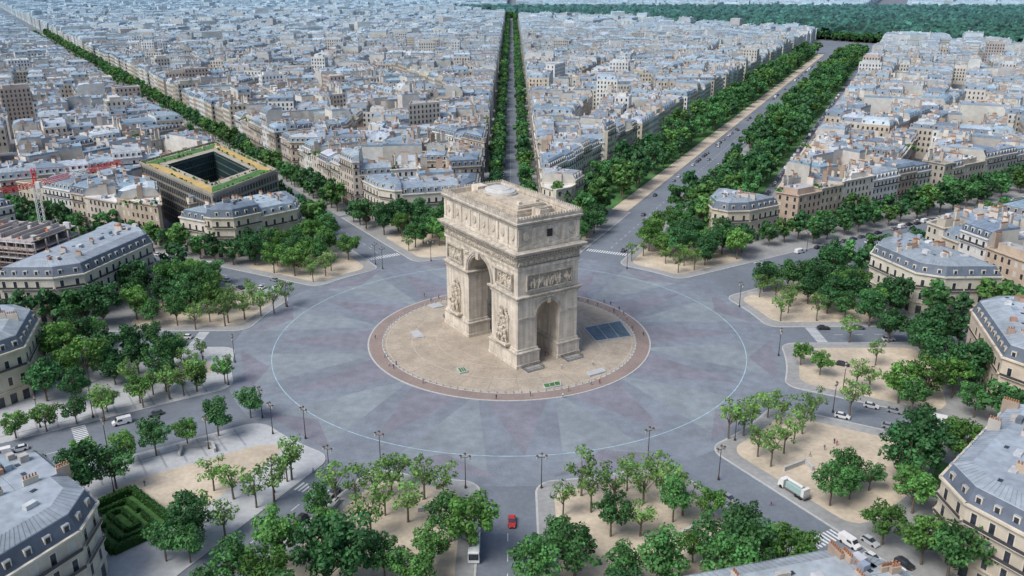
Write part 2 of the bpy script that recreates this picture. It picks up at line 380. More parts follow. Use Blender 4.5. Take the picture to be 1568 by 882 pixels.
            # dormers
            if not flat:
                v = (-nn[0], -nn[1])
                for k in range(nw):
                    if L < 4 or (lvl == 1 and k % 2): continue
                    s = (k + .5) * st
                    o = (a[0] + u[0] * s + v[0] * 1.25, a[1] + u[1] * s + v[1] * 1.25)
                    mb.box(o, u, 1.45, 1.7, H + .25, H + 2.35, ROOF if lvl == 1 else WALL, tuple(x * 1.1 for x in (wc if lvl > 1 else rc)), topm=ROOF, topc=rc)
                    wq(s, .95, H + .5, H + 2.05, -.36, GLASS, (0, 0, 0))
        # party-wall chimneys
        if not F[i] and L > 4 and R.random() < (.9 if lvl else .5):
            nc_ = R.choice((1, 1, 2)) if L > 10 else 1
            for k in range(nc_):
                cl = min(L * .35, R.uniform(1.6, 3.8)); s = L * (k + .5) / nc_ + R.uniform(-1, 1)
                v = (-u[1], u[0]); o = (a[0] + u[0] * s + v[0] * .45, a[1] + u[1] * s + v[1] * .45)
                zt = H + h1 + R.uniform(1.9, 3.0)
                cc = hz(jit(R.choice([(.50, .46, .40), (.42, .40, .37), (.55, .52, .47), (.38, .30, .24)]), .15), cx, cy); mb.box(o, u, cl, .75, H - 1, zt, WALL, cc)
                pc = hz(jit((.34, .17, .10), .2), cx, cy)
                if lvl > 1:
                    npot = max(2, int(cl / .5))
                    for q in range(npot):
                        t = (q + .5) / npot - .5; mb.box((o[0] + u[0] * cl * t, o[1] + u[1] * cl * t), u, .26, .26, zt, zt + .7, WALL, pc)
                else: mb.box(o, u, cl * .85, .35, zt, zt + .45, WALL, pc)
    # roof clutter
    c = cen(Pt); rr = math.sqrt(max(1, area(Pt))) * .33
    k0 = P[0]; k1 = P[1]; l = math.hypot(k1[0] - k0[0], k1[1] - k0[1]) or 1; u = ((k1[0] - k0[0]) / l, (k1[1] - k0[1]) / l)
    for k in range(R.choice((1, 2, 3, 4, 5)) if lvl else R.choice((1, 2))):
        o = (c[0] + R.uniform(-rr, rr), c[1] + R.uniform(-rr, rr)); col = hz(jit(R.choice([(.62, .62, .62), (.15, .17, .2), (.42, .40, .37), (.28, .34, .41), (.5, .52, .54), (.38, .22, .16)])), cx, cy)
        if lvl == 0: mb.box(o, u, R.uniform(2, 6), R.uniform(1, 3.5), top - .3, top + R.uniform(.6, 2), WALL, col)
        else: mb.box(o, u, R.uniform(.8, 3.), R.uniform(.8, 1.8), top - .3, top + R.uniform(.25, 1.5), ROOF, col)
        if lvl > 1 and R.random() < .8:
            o = (c[0] + R.uniform(-rr, rr), c[1] + R.uniform(-rr, rr)); mb.box(o, u, 1.2, .9, top, top + .12, GLASS)
# ---------------------------------------------------------------- forest outline
FX = [-209, 28, 324, 541, 631, 786, 1500, 3000]; FY = [2500, 2089, 1760, 1400, 1280, 1067, 760, 600]
FBACK = 2600
def forest(x, y):
    if x < -209 or y > FBACK: return False
    return y > np.interp(x, FX, FY)
def quadpts(pts, h): return [G(x, y, h) for x, y in pts]
MOD = quadpts([(212, 250), (325, 300), (425, 262), (330, 218)], 24)
mc = cen(MOD)
conc = G(45, 425)
def special(x, y): return math.hypot(x - mc[0], y - mc[1]) < 36 or math.hypot(x - conc[0], y - conc[1]) < 34
mid = MB(BM); pv = MB(['pave', 'kerb', 'lawn'])
court = []
kf = 784 / FPX * 1.08
def viewclip(P, F):
    P, F = clip(P, F, 1, -kf * cp, kf * (CAMZ * sp - CAMY * cp) + 60, True)
    if len(P) > 2: P, F = clip(P, F, -1, -kf * cp, kf * (CAMZ * sp - CAMY * cp) + 60, True)
    if len(P) > 2: P, F = clip(P, F, 0, -1, 190, True)
    return P, F
def wedge(i, d0, d1, g0=None, g1=None):
    a0, _, ga = AV[i]; a1, _, gb = AV[(i + 1) % NA]; a1 += 360 if a1 < a0 else 0
    ga = g0 if g0 is not None else ga; gb = g1 if g1 is not None else gb
    bi = rad((a0 + a1) / 2); bx, by = math.cos(bi), math.sin(bi)
    S = 9000; P = [(-S, -S), (S, -S), (S, S), (-S, S)]; F = [True] * 4
    A, B = rad(a0), rad(a1)
    P, F = clip(P, F, math.sin(A), -math.cos(A), -ga, True)
    P, F = clip(P, F, -math.sin(B), math.cos(B), -gb, True)
    P, F = clip(P, F, -bx, -by, -d0, True)
    P, F = clip(P, F, bx, by, d1, True)
    return P, F
def lvl_of(c):
    dd = math.hypot(c[0], c[1] - CAMY); return 2 if dd < 640 else (1 if dd < 1450 else 0)
HO = [(.56, .50, .40), (.58, .535, .455), (.60, .56, .48), (.55, .485, .375)]
for i in range(NA):
    P, F = wedge(i, RD[i], RD[i] + 26)
    c = cen(P)
    if c[1] > -175 and abs(c[0]) < kf * ((c[1] - CAMY) * cp + CAMZ * sp) + 60 and not special(*c):
        bi = math.atan2(c[1], c[0])
        for sgn in (-1, 1):      # chamfered corners toward the avenues
            t = bi + math.pi + sgn * rad(47); dm = max(p[0] * math.cos(t) + p[1] * math.sin(t) for p in P); P, F = clip(P, F, math.cos(t), math.sin(t), dm - 3.5, True)
        lots = []; split(P, F, 330, 0, False, 0, lots)
        H = R.uniform(15.5, 17.2); wc = jit(R.choice(HO), .04); h1 = 3.4; sc = jit((.105, .13, .17)); rc = jit(R.choice([(.29, .335, .38), (.33, .37, .41), (.27, .31, .36)]), .05)
        b = MB(BM)
        for (p, f) in lots:
            if i in (2, 3, 4): building(b, p, f, H + R.choice((0, 0, 2)), 2, wc=jit(R.choice(HO), .04), flat=False, tall=True)
            else: building(b, p, f, H, 2, wc=wc, flat=False, tall=True, h1=h1, rc=rc, sc=sc)
        b.obj("haussmann_mansion")
    dist0 = RD[i] + 27 + 12
    g0 = 56 if i == 2 else None; g1 = 62 if i == 1 else None
    P, F = wedge(i, dist0, 3900, g0=g0, g1=g1)
    if len(P) < 3: continue
    P, F = viewclip(P, F)
    if len(P) < 3: continue
    blocks = []
    split(P, F, lambda c: 6500 if c[1] < 900 else (9500 if c[1] < 1800 else 14000), lambda c: 12 if R.random() < .85 else 20, True, .07, blocks)
    for (bp, bf) in blocks:
        c = cen(bp)
        if forest(*c): continue
        if c[1] < 1500:
            o = inset(bp, [-2.4] * len(bp))
            if o: pv.prism(o, 0, .14, 0)
        L = lvl_of(c); lots = []
        split(bp, [True] * len(bf), {2: 250, 1: 280, 0: 520}[L], 0, False, .03, lots)
        base = R.uniform(17., 21.)
        modern = R.random() < .08
        for (p, f) in lots:
            q = cen(p)
            if special(*q) or forest(*q): continue
            if not any(f) and R.random() < .38:
                if R.random() < .4: court.append(q)
                continue
            H = base + R.gauss(0, 1.)
            if not any(f): H = R.uniform(8, 18)
            elif R.random() < .05: H += R.uniform(3, 8)
            tower = c[1] > 350 and R.random() < .012
            if tower: H = R.uniform(27, 34)
            if not any(f): f = [R.random() < .5 for _ in f]
            if tower: f = [True] * len(f)
            wc = R.choice([(.62, .62, .61), (.5, .46, .4), (.42, .33, .27)]) if tower else None
            if L == 2:
                b = MB(BM); building(b, p, f, H, 2, flat=True if modern or tower else None, wc=wc); b.obj("haussmann_building")
            else: building(mid, p, f, H, L, flat=True if tower else None, wc=wc)
mid.obj("distant_city_buildings"); pv.obj("block_pavements")
# avenues: pavements, lawns
b = MB(['pave', 'lawn', 'sand', 'kerb', 'asphalt'])
def strip(ang, p0, p1, r0, r1, z, m):
    a = rad(ang); u = (math.cos(a), math.sin(a)); v = (-u[1], u[0])
    P = [(u[0] * r + v[0] * q, u[1] * r + v[1] * q) for r, q in ((r0, p0), (r1, p0), (r1, p1), (r0, p1))]
    b.prism(P, 0, z, m)
for i, (a, w_, ga) in enumerate(AV):
    if a < 200:
        Lm = {66: 1180, 90: 2000, 121.6: 1800}.get(a, 900)
        if a == 66:
            for s in (-1, 1):
                lo, hi = sorted((s * 12, s * 21)); strip(a, lo, hi, 178, Lm, .14, 2 if s > 0 else 0)
                lo, hi = sorted((s * 21, s * 46)); strip(a, lo, hi, 178, Lm, .15, 1)
                lo, hi = sorted((s * 51, s * 59)); strip(a, lo, hi, 190, Lm, .14, 0)
        else:
            for s in (-1, 1):
                lo, hi = sorted((s * w_, s * ga)); strip(a, lo, hi, 190 - 10, Lm, .13, 0)
b.obj("avenue_pavements")
# ---------------------------------------------------------------- modern office with roof garden
mb = MB(BM + ['lawn'])
def shrink(P, k): c = cen(P); return [(c[0] + (p[0] - c[0]) * k, c[1] + (p[1] - c[1]) * k) for p in P]
if area(MOD) < 0: MOD = MOD[::-1]
O1 = MOD; I1 = shrink(MOD, .60)
for i in range(4):
    j = (i + 1) % 4
    mb.poly([(*O1[i], .1), (*O1[j], .1), (*O1[j], 24), (*O1[i], 24)], 0, (.22, .21, .18))
    mb.poly([(*I1[i], 8), (*I1[j], 8), (*I1[j], 24), (*I1[i], 24)], 2)
    mb.poly([(*O1[i], 24), (*O1[j], 24), (*I1[j], 24), (*I1[i], 24)], 0, (.36, .33, .27))
    A_, B_ = shrink(O1, .93), shrink(O1, .74)
    mb.poly([(*A_[i], 24.1), (*A_[j], 24.1), (*B_[j], 24.1), (*B_[i], 24.1)], 4 if i % 2 else 0, (.48, .34, .13))
    L = math.hypot(O1[j][0] - O1[i][0], O1[j][1] - O1[i][1]); u = ((O1[j][0] - O1[i][0]) / L, (O1[j][1] - O1[i][1]) / L); nn = (u[1], -u[0])
    for k in range(45):
        t = R.random(); q = R.choice((.72, .95)) + R.uniform(-.02, .02); p0 = (O1[i][0] + (O1[j][0] - O1[i][0]) * t, O1[i][1] + (O1[j][1] - O1[i][1]) * t); c0 = cen(O1)
        x, y = c0[0] + (p0[0] - c0[0]) * q, c0[1] + (p0[1] - c0[1]) * q; r_ = R.uniform(.3, .9)
        for e in range(3):
            A2_ = Vector((R.gauss(0, 1), R.gauss(0, 1), R.gauss(0, 1))).normalized() * r_; B2_ = A2_.cross(Vector((R.gauss(0, 1), R.gauss(0, 1), 1))).normalized() * r_; c2 = Vector((x, y, 24.4 + r_ * .6))
            mb.poly([tuple(c2 - A2_), tuple(c2 + B2_), tuple(c2 + A2_), tuple(c2 - B2_)], 3, (.06, .17, .03))
    for f in range(6):
        for k in range(int(L / 2.4)):
            s = k * 2.4 + 1.2; x = O1[i][0] + u[0] * s + nn[0] * .06; y = O1[i][1] + u[1] * s + nn[1] * .06
            mb.poly([(x - u[0] * .85, y - u[1] * .85, 1.2 + f * 3.8), (x + u[0] * .85, y + u[1] * .85, 1.2 + f * 3.8), (x + u[0] * .85, y + u[1] * .85, 3.9 + f * 3.8), (x - u[0] * .85, y - u[1] * .85, 3.9 + f * 3.8)], 2)
    Li = math.hypot(I1[j][0] - I1[i][0], I1[j][1] - I1[i][1])
    for f in range(4):
        mb.box(((I1[i][0] + I1[j][0]) / 2, (I1[i][1] + I1[j][1]) / 2), u, Li, .4, 11 + f * 3.8, 11.5 + f * 3.8, 0, (.08, .13, .12), bottom=True)
    for k in range(int(Li / 1.6)):
        t = (k + .5) / int(Li / 1.6); mb.box((I1[i][0] + (I1[j][0] - I1[i][0]) * t, I1[i][1] + (I1[j][1] - I1[i][1]) * t), u, .15, .5, 8, 24, 0, (.05, .11, .10))
    mb.box(((O1[i][0] + O1[j][0]) / 2 - nn[0] * .4, (O1[i][1] + O1[j][1]) / 2 - nn[1] * .4), u, L - 2, .5, 24.05, 25.1, 0, (.32, .30, .24))
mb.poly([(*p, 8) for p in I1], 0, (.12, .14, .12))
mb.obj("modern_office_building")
# ---------------------------------------------------------------- building under construction + tower crane
mb = MB(BM)
for f in range(6):
    mb.box(conc, (.97, -.25), 42 - f * 2, 30 - f, f * 3.3 + 3, f * 3.3 + 3.3, 0, (.38, .34, .33), bottom=True)
    for ix in range(-4, 5):
        for iy in range(-2, 3):
            if abs(ix) == 4 or abs(iy) == 2 or (ix + iy) % 3 == 0:
                x, y = ix * 4.3, iy * 6.; mb.box((conc[0] + .97 * x + .25 * y, conc[1] - .25 * x + .97 * y), (.97, -.25), .5, .5, f * 3.3 if f else 0, f * 3.3 + 3, 0, (.42, .38, .36))
    for k in range(16): x, y = R.uniform(-16, 16), R.uniform(-11, 11); mb.box((conc[0] + .97 * x + .25 * y, conc[1] - .25 * x + .97 * y), (.97, -.25), R.uniform(.5, 4), R.uniform(.3, 2), f * 3.3 + 3.3, f * 3.3 + R.uniform(3.6, 6), 0, R.choice([(.5, .2, .1), (.5, .5, .5), (.15, .15, .17), (.35, .28, .2)]))
for k in range(7):
    x = -15 + k * 5; mb.box((conc[0] + .97 * x, conc[1] - .25 * x), (.25, .97), 20, .3, 19.8, 19.8 + R.uniform(1, 3), 0, (.40, .37, .35))
for k in range(16):
    x = -21 + k * 2.8
    for dz in (0, 1): mb.cyl((conc[0] + .97 * x - .25 * 16.5, conc[1] - .25 * x - .97 * 16.5 - dz, 0), (conc[0] + .97 * x - .25 * 16.5, conc[1] - .25 * x - .97 * 16.5 - dz, 22), .09, .09, 3, (.35, .33, .32), n=5)
for f in range(10):
    mb.box((conc[0] - .25 * 17, conc[1] - .97 * 17), (.97, -.25), 43, 1.1, 2 + f * 2.1, 2.12 + f * 2.1, 3, (.42, .34, .30) if f % 3 else (.5, .5, .5), bottom=True)
mb.obj("building_under_construction")
mb = MB(['flat', 'wall']); cb = G(72, 378); hC = 29
RED, WHI = (.62, .05, .04), (.75, .75, .75)
def lattice(p0, p1, wd, seg, mb, red=False):
    p0 = Vector(p0); p1 = Vector(p1); L = (p1 - p0).length; d_ = (p1 - p0) / L; a = d_.orthogonal().normalized(); b_ = d_.cross(a)
    n = max(2, int(L / seg)); prev = None
    for k in range(n + 1):
        c = p0 + d_ * L * k / n; q = [c + a * sx * wd / 2 + b_ * sy * wd / 2 for sx, sy in ((-1, -1), (1, -1), (1, 1), (-1, 1))]
        col = RED if (red and (k // 4) % 3 != 2) else WHI
        if prev:
            for t in range(4):
                mb.cyl(prev[t], q[t], .15, .15, 0, col, n=4, cap=False); mb.cyl(prev[t], q[(t + 1) % 4], .09, .09, 0, col, n=4, cap=False)
        prev = q
lattice((*cb, 0), (*cb, hC), 2.2, 2.2, mb)
top = Vector((*cb, hC)); tx, ty = G(186, 248, hC + 2); tip = Vector((tx, ty, hC))
jd = (tip - top).normalized(); JL = min(60., (tip - top).length)
lattice(top + jd * 1, top + jd * JL + Vector((0, 0, 2)), 1.7, 2.2, mb, True); lattice(top, top - jd * 22, 1.7, 2.2, mb, True); lattice(top, top + Vector((0, 0, 7)), 1.2, 1.5, mb, True)
for e in (top + jd * JL * .75 + Vector((0, 0, 2.4)), top - jd * 18): mb.cyl(top + Vector((0, 0, 7)), e, .1, .1, 0, RED, n=4)
mb.box((top.x - jd.x * 18, top.y - jd.y * 18), (jd.x, jd.y), 5, 2.4, hC - 2.2, hC + .3, 1, (.4, .4, .4), bottom=True)
mb.box((top.x + 1.9, top.y - 1.2), (1, 0), 2, 2, hC - 1.5, hC + 1.4, 0, (.65, .65, .65), bottom=True)
mb.obj("tower_crane")
# ---------------------------------------------------------------- ARC DE TRIOMPHE
TH = rad(122.5)
arc = empty("triumphal_arch", (0, 0, .146), TH)
W2, D2 = 22.9, 11.4; A1, S1 = 7.4, 23.2; A2, S2 = 4.3, 16.4; HB = 39.0
body = MB(['stone', 'carve', 'trim', 'dark'])
def arcpts(c, r, z, n=20): return [(c + r * math.cos(math.pi * (1 - k / n)), z + r * math.sin(math.pi * k / n)) for k in range(n + 1)]
for s in (-1, 1):
    out = [(-W2, 0), (-A1, 0)] + arcpts(0, A1, S1) + [(A1, 0), (W2, 0), (W2, HB), (-W2, HB)]
    body.poly([(x, s * D2, z) for x, z in out], 0)
    out = [(-D2, 0), (-A2, 0)] + arcpts(0, A2, S2) + [(A2, 0), (D2, 0), (D2, HB), (-D2, HB)]
    body.poly([(s * W2, y, z) for y, z in out], 0)
    out = [(-D2, 0), (-A2, 0)] + arcpts(0, A2, S2) + [(A2, 0), (D2, 0), (D2, S1), (-D2, S1)]
    body.poly([(s * A1, y, z) for y, z in out], 0)
    ap = arcpts(0, A2, S2)
    for k in range(20):
        body.poly([(s * A1, *ap[k]), (s * A1, *ap[k + 1]), (s * W2, *ap[k + 1]), (s * W2, *ap[k])], 1)
    for e in (-1, 1): body.poly([(s * A1, e * A2, 0), (s * W2, e * A2, 0), (s * W2, e * A2, S2), (s * A1, e * A2, S2)], 0)
ap = arcpts(0, A1, S1)
for k in range(20): body.poly([(ap[k][0], -D2, ap[k][1]), (ap[k + 1][0], -D2, ap[k + 1][1]), (ap[k + 1][0], D2, ap[k + 1][1]), (ap[k][0], D2, ap[k][1])], 1)
for k in range(1, 20, 2):
    t = math.pi * k / 20; 
    c0 = Vector(((A1 - .12) * math.cos(t), 0, S1 + (A1 - .12) * math.sin(t)))
    tv = Vector((-math.sin(t), 0, math.cos(t))) * .16; nv = Vector((-math.cos(t), 0, -math.sin(t))) * .2
    body.poly([tuple(c0 - tv + nv + Vector((0, -D2 + .1, 0))), tuple(c0 + tv + nv + Vector((0, -D2 + .1, 0))), tuple(c0 + tv + nv + Vector((0, D2 - .1, 0))), tuple(c0 - tv + nv + Vector((0, D2 - .1, 0)))], 2)
for yy in np.linspace(-D2 + 1, D2 - 1, 10):
    q = arcpts(0, A1 - .3, S1)
    for k in range(20): body.poly([(q[k][0], yy - .2, q[k][1]), (q[k + 1][0], yy - .2, q[k + 1][1]), (q[k + 1][0], yy + .2, q[k + 1][1]), (q[k][0], yy + .2, q[k][1])], 2)
body.obj("masonry_body", arc)
tr = MB(['stone', 'carve', 'trim', 'dark', 'deck', 'soot_shade'])
def ring(x0, x1, y0, y1, prof, m=2, mb=tr):
    loops = [[(x0 - o, y0 - o, z), (x1 + o, y0 - o, z), (x1 + o, y1 + o, z), (x0 - o, y1 + o, z)] for o, z in prof]
    for a in range(len(loops) - 1):
        mm = m[a] if isinstance(m, (list, tuple)) else m
        for i in range(4): j = (i + 1) % 4; mb.poly([loops[a][i], loops[a][j], loops[a + 1][j], loops[a + 1][i]], mm)
for sx in (-1, 1):
    for sy in (-1, 1):
        x0, x1 = sorted((sx * A1, sx * W2)); y0, y1 = sorted((sy * A2, sy * D2))
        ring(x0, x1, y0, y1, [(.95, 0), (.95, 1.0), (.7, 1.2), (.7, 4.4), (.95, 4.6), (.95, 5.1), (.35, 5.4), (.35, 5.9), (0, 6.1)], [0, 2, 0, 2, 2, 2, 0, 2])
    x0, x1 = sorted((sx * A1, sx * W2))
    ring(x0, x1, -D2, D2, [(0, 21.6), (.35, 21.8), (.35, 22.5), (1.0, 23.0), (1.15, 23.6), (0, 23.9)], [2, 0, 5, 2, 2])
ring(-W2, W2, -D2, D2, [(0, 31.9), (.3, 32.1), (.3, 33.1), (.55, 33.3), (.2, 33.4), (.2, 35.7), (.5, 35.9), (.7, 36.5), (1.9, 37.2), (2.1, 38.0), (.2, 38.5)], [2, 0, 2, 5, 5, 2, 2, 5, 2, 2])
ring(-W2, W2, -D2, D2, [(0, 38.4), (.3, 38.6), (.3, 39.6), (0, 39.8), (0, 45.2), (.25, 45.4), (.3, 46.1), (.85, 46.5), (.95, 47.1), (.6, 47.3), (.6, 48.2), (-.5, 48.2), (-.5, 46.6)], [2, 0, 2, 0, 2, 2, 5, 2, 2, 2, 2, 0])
tr.poly([(-W2, -D2, 46.6), (W2, -D2, 46.6), (W2, D2, 46.6), (-W2, D2, 46.6)], 4)
def along(face):
    if face == 'y+': return (lambda a, o, z: (a, D2 + o, z)), W2
    if face == 'y-': return (lambda a, o, z: (-a, -D2 - o, z)), W2
    if face == 'x+': return (lambda a, o, z: (W2 + o, -a, z)), D2
    return (lambda a, o, z: (-W2 - o, a, z)), D2
def fbox(fn, a0, a1, o0, o1, z0, z1, m=2):
    P = [fn(a, o, z) for z in (z0, z1) for a, o in ((a0, o0), (a1, o0), (a1, o1), (a0, o1))]
    for f in ((0, 1, 5, 4), (1, 2, 6, 5), (2, 3, 7, 6), (3, 0, 4, 7), (4, 5, 6, 7), (3, 2, 1, 0)): tr.poly([P[k] for k in f], m)
for face in ('y+', 'y-', 'x+', 'x-'):
    fn, hw = along(face)
    n = int(hw * 2 / 1.0)
    for k in range(n + 1):
        a = -hw + 2 * hw * k / n; fbox(fn, a - .22, a + .22, .55, 1.6, 36.3, 36.95, 2)
        P = [fn(a - .4, .55, 48.2), fn(a + .4, .55, 48.2), fn(a + .28, .45, 48.75), fn(a, .4, 49.05), fn(a - .28, .45, 48.75)]
        Q = [fn(a - .4, .2, 48.2), fn(a + .4, .2, 48.2), fn(a + .28, .25, 48.75), fn(a, .3, 49.05), fn(a - .28, .25, 48.75)]
        tr.poly(P, 2); tr.poly(Q, 2)
        for t in range(1, 5): tr.poly([P[t], P[(t + 1) % 5], Q[(t + 1) % 5], Q[t]], 2)
    npil = 8 if hw > 15 else 4
    for k in range(npil + 1):
        a = -hw + 2 * hw * k / npil; a = max(-hw + .6, min(hw - .6, a)); fbox(fn, a - .55, a + .55, .02, .3, 39.8, 45.2, 0)
        if k < npil:
            m_ = -hw + 2 * hw * (k + .5) / npil
            q = 14
            fr = [fn(m_ + 1.0 * math.cos(6.283 * t / q), .28, 42.6 + 1.25 * math.sin(6.283 * t / q)) for t in range(q)]
            bk = [fn(m_ + 1.15 * math.cos(6.283 * t / q), .03, 42.6 + 1.4 * math.sin(6.283 * t / q)) for t in range(q)]
            tr.poly(fr, 1)
            for t in range(q): tr.poly([fr[t], fr[(t + 1) % q], bk[(t + 1) % q], bk[t]], 2)
fn, hw = along('x-'); fbox(fn, -1.0, 1.0, .3, .36, 41.6, 44.0, 3); fn, _ = along('x+'); fbox(fn, -1, 1, .3, .36, 41.6, 44, 3)
def archivolt(fn, r, z, wd, o, m=2, n=24):
    for (ra, rb, oo) in ((r, r + wd * .55, o), (r + wd * .55, r + wd, o + .18)):
        for k in range(n):
            t0, t1 = math.pi * k / n, math.pi * (k + 1) / n
            p = lambda rr, t, oo_: fn(-rr * math.cos(t), oo_, z + rr * math.sin(t))
            tr.poly([p(ra, t0, oo), p(rb, t0, oo), p(rb, t1, oo), p(ra, t1, oo)], m)
            tr.poly([p(ra, t0, 0), p(ra, t0, oo), p(ra, t1, oo), p(ra, t1, 0)], m)
            tr.poly([p(rb, t0, 0), p(rb, t0, oo), p(rb, t1, oo), p(rb, t1, 0)], m)
for face in ('y+', 'y-'):
    fn, _ = along(face); archivolt(fn, A1, S1 + .6, 1.15, .35); fbox(fn, -.8, .8, .1, 1.1, 29.9, 32.0, 1)
for face in ('x+', 'x-'):
    fn, _ = along(face); archivolt(fn, A2, S2, .85, .3); fbox(fn, -.55, .55, .1, .8, 20.1, 21.7, 1)
    for s in (-1, 1): fbox(fn, s * 7.8 - 3.3, s * 7.8 + 3.3, .02, .38, 15.7, 16.5, 2)
def lbox(x, y, lx, ly, z0, z1, m=0): tr.box((x, y), (1, 0), lx, ly, z0, z1, m)
lbox(0, 0, 31, 14, 46.6, 47.6, 2); lbox(0, 0, 30, 13, 47.6, 48.5, 4); lbox(0, 0, 27, 10.5, 48.5, 49.1, 2); lbox(0, 0, 26, 9.6, 49.1, 49.4, 4)
lbox(-18.2, 0, 4.6, 3.6, 46.6, 49.4, 0); lbox(18.9, 0, 4.4, 3.8, 46.6, 49.3, 0); lbox(-18.2, 0, 3.2, 2.2, 49.4, 49.7, 5)
for s in (-1, 1):
    lbox(-10.5, s * 3.2, 2.4, 1.2, 49.4, 50.2, 0); lbox(-20.3, s * 8.6, 1.6, 1.6, 46.6, 47.9, 0)
    for k in range(12): tr.cyl((-20 + k * 3.6, s * 9.3, 46.6), (-20 + k * 3.6, s * 9.3, 47.8), .06, .06, 3, n=4)
    tr.cyl((-20, s * 9.3, 47.8), (19.6, s * 9.3, 47.8), .05, .05, 3, n=4)
tr.obj("mouldings_and_attic", arc)
M['zincd'] = mat("dome_zinc", (.50, .50, .49), ns=.8, na=.12, rough=.5)
dm = MB(['zincd', 'trim'])
prof = [(6.6, 49.4), (6.6, 50.0), (6.0, 50.15), (5.9, 50.5), (4.2, 50.95), (4.1, 51.15), (1.8, 51.45), (.01, 51.5)]
for k in range(len(prof) - 1):
    for t in range(36):
        a, c = 6.28319 * t / 36, 6.28319 * (t + 1) / 36
        dm.poly([(5.5 + prof[k][0] * math.cos(a), prof[k][0] * math.sin(a) * .78, prof[k][1]), (5.5 + prof[k][0] * math.cos(c), prof[k][0] * math.sin(c) * .78, prof[k][1]),
                 (5.5 + prof[k + 1][0] * math.cos(c), prof[k + 1][0] * math.sin(c) * .78, prof[k + 1][1]), (5.5 + prof[k + 1][0] * math.cos(a), prof[k + 1][0] * math.sin(a) * .78, prof[k + 1][1])], 1 if k in (1, 4) else 0)
dm.obj("roof_skylight_dome", arc)
def relief(name, fn, a0, a1, z0, z1, off, depth, fig, seed, frame=True, crowd=2.2):
    """carved crowd scene: overlapping standing, leaning and mounted figures in several depths"""
    rs = np.random.RandomState(seed); nx = max(12, int((a1 - a0) / .13)); nz = max(6, int((z1 - z0) / .13))
    X, Z = np.meshgrid(np.linspace(a0, a1, nx), np.linspace(z0, z1, nz)); Hh = np.zeros_like(X); h = z1 - z0
    n = max(3, int((a1 - a0) / fig * crowd))
    for k in range(n):
        x = rs.uniform(a0 + fig * .3, a1 - fig * .3); ln = rs.uniform(-.6, .6); zb = z0 + h * rs.choice([0, 0, .08, .25]); ht = h * rs.uniform(.42, .78); lay = rs.uniform(.45, 1)
        zz = np.clip((Z - zb) / ht, 0, 1); cx = x + ln * zz * h * .35 + .1 * np.sin(zz * 7 + k)
        wd = fig * (.16 + .12 * np.sin(zz * 3.1))
        body = np.sqrt(np.clip(1 - ((X - cx) / wd) ** 2, 0, 1)) * (Z < zb + ht * .82) * (Z > zb)
        head = np.sqrt(np.clip(1 - ((X - x - ln * h * .33) ** 2 + (Z - zb - ht * .92) ** 2) / (ht * .1) ** 2, 0, 1))
        sl_ = rs.uniform(-1.4, 1.4); ax, az = x + rs.uniform(-.5, .5) * fig, zb + ht * rs.uniform(.5, .8)
        arm = np.clip(1 - np.abs((X - ax) * sl_ - (Z - az)) / (.07 * h), 0, 1) * (np.abs(X - ax) < fig * .4)
        Hh = np.maximum(Hh, np.maximum(np.maximum(body, head), arm * .8) * lay)
    for k in range(max(1, int(n / 6))):
        x = rs.uniform(a0 + 1, a1 - 1) if a1 - a0 > 3 else (a0 + a1) / 2; zc = z0 + h * .42
        Hh = np.maximum(Hh, .7 * np.sqrt(np.clip(1 - ((X - x) / (fig * 1.0)) ** 2 - ((Z - zc) / (h * .17)) ** 2, 0, 1)))
    Hh += rs.rand(*Hh.shape) * .14
    b = MB(['carve', 'relief_shade', 'trim']); b.v = [fn(float(X[j, i]), off + depth * float(Hh[j, i]), float(Z[j, i])) for j in range(nz) for i in range(nx)]
    for j in range(nz - 1):
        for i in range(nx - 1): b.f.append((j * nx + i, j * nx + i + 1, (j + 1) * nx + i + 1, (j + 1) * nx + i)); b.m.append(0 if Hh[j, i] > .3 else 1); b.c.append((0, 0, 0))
    if frame:
        for (p, q, r_, s_) in ((a0 - .4, a0, z0 - .4, z1 + .4), (a1, a1 + .4, z0 - .4, z1 + .4), (a0, a1, z0 - .4, z0), (a0, a1, z1, z1 + .4)):
            P = [fn(a, o, z) for z in (r_, s_) for a, o in ((p, .02), (q, .02), (q, depth + .15), (p, depth + .15))]
            for f in ((0, 1, 5, 4), (1, 2, 6, 5), (2, 3, 7, 6), (3, 0, 4, 7), (4, 5, 6, 7), (3, 2, 1, 0)): b.poly([P[k] for k in f], 2)
    b.obj(name, arc)
sd = 1
for face in ('y+', 'y-'):
    fn, _ = along(face)
    for s in (-1, 1):
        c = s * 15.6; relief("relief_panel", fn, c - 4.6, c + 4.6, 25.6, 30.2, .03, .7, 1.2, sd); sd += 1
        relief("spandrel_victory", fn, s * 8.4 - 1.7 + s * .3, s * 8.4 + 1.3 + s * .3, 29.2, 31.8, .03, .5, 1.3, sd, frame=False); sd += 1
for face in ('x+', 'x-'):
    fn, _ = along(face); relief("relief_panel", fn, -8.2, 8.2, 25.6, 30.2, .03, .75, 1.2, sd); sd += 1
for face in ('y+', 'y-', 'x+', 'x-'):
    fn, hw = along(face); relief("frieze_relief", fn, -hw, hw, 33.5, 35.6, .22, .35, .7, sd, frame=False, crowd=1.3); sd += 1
def ell(bm, p0, p1, r, r2=None):
    p0 = Vector(p0); p1 = Vector(p1); L = (p1 - p0).length; mtx = Matrix.Translation((p0 + p1) / 2) @ (p1 - p0).to_track_quat('Z', 'Y').to_matrix().to_4x4() @ Matrix.Diagonal((r, r2 or r, L / 2 + r * .5, 1))
    bmesh.ops.create_icosphere(bm, subdivisions=2, radius=1, matrix=mtx)
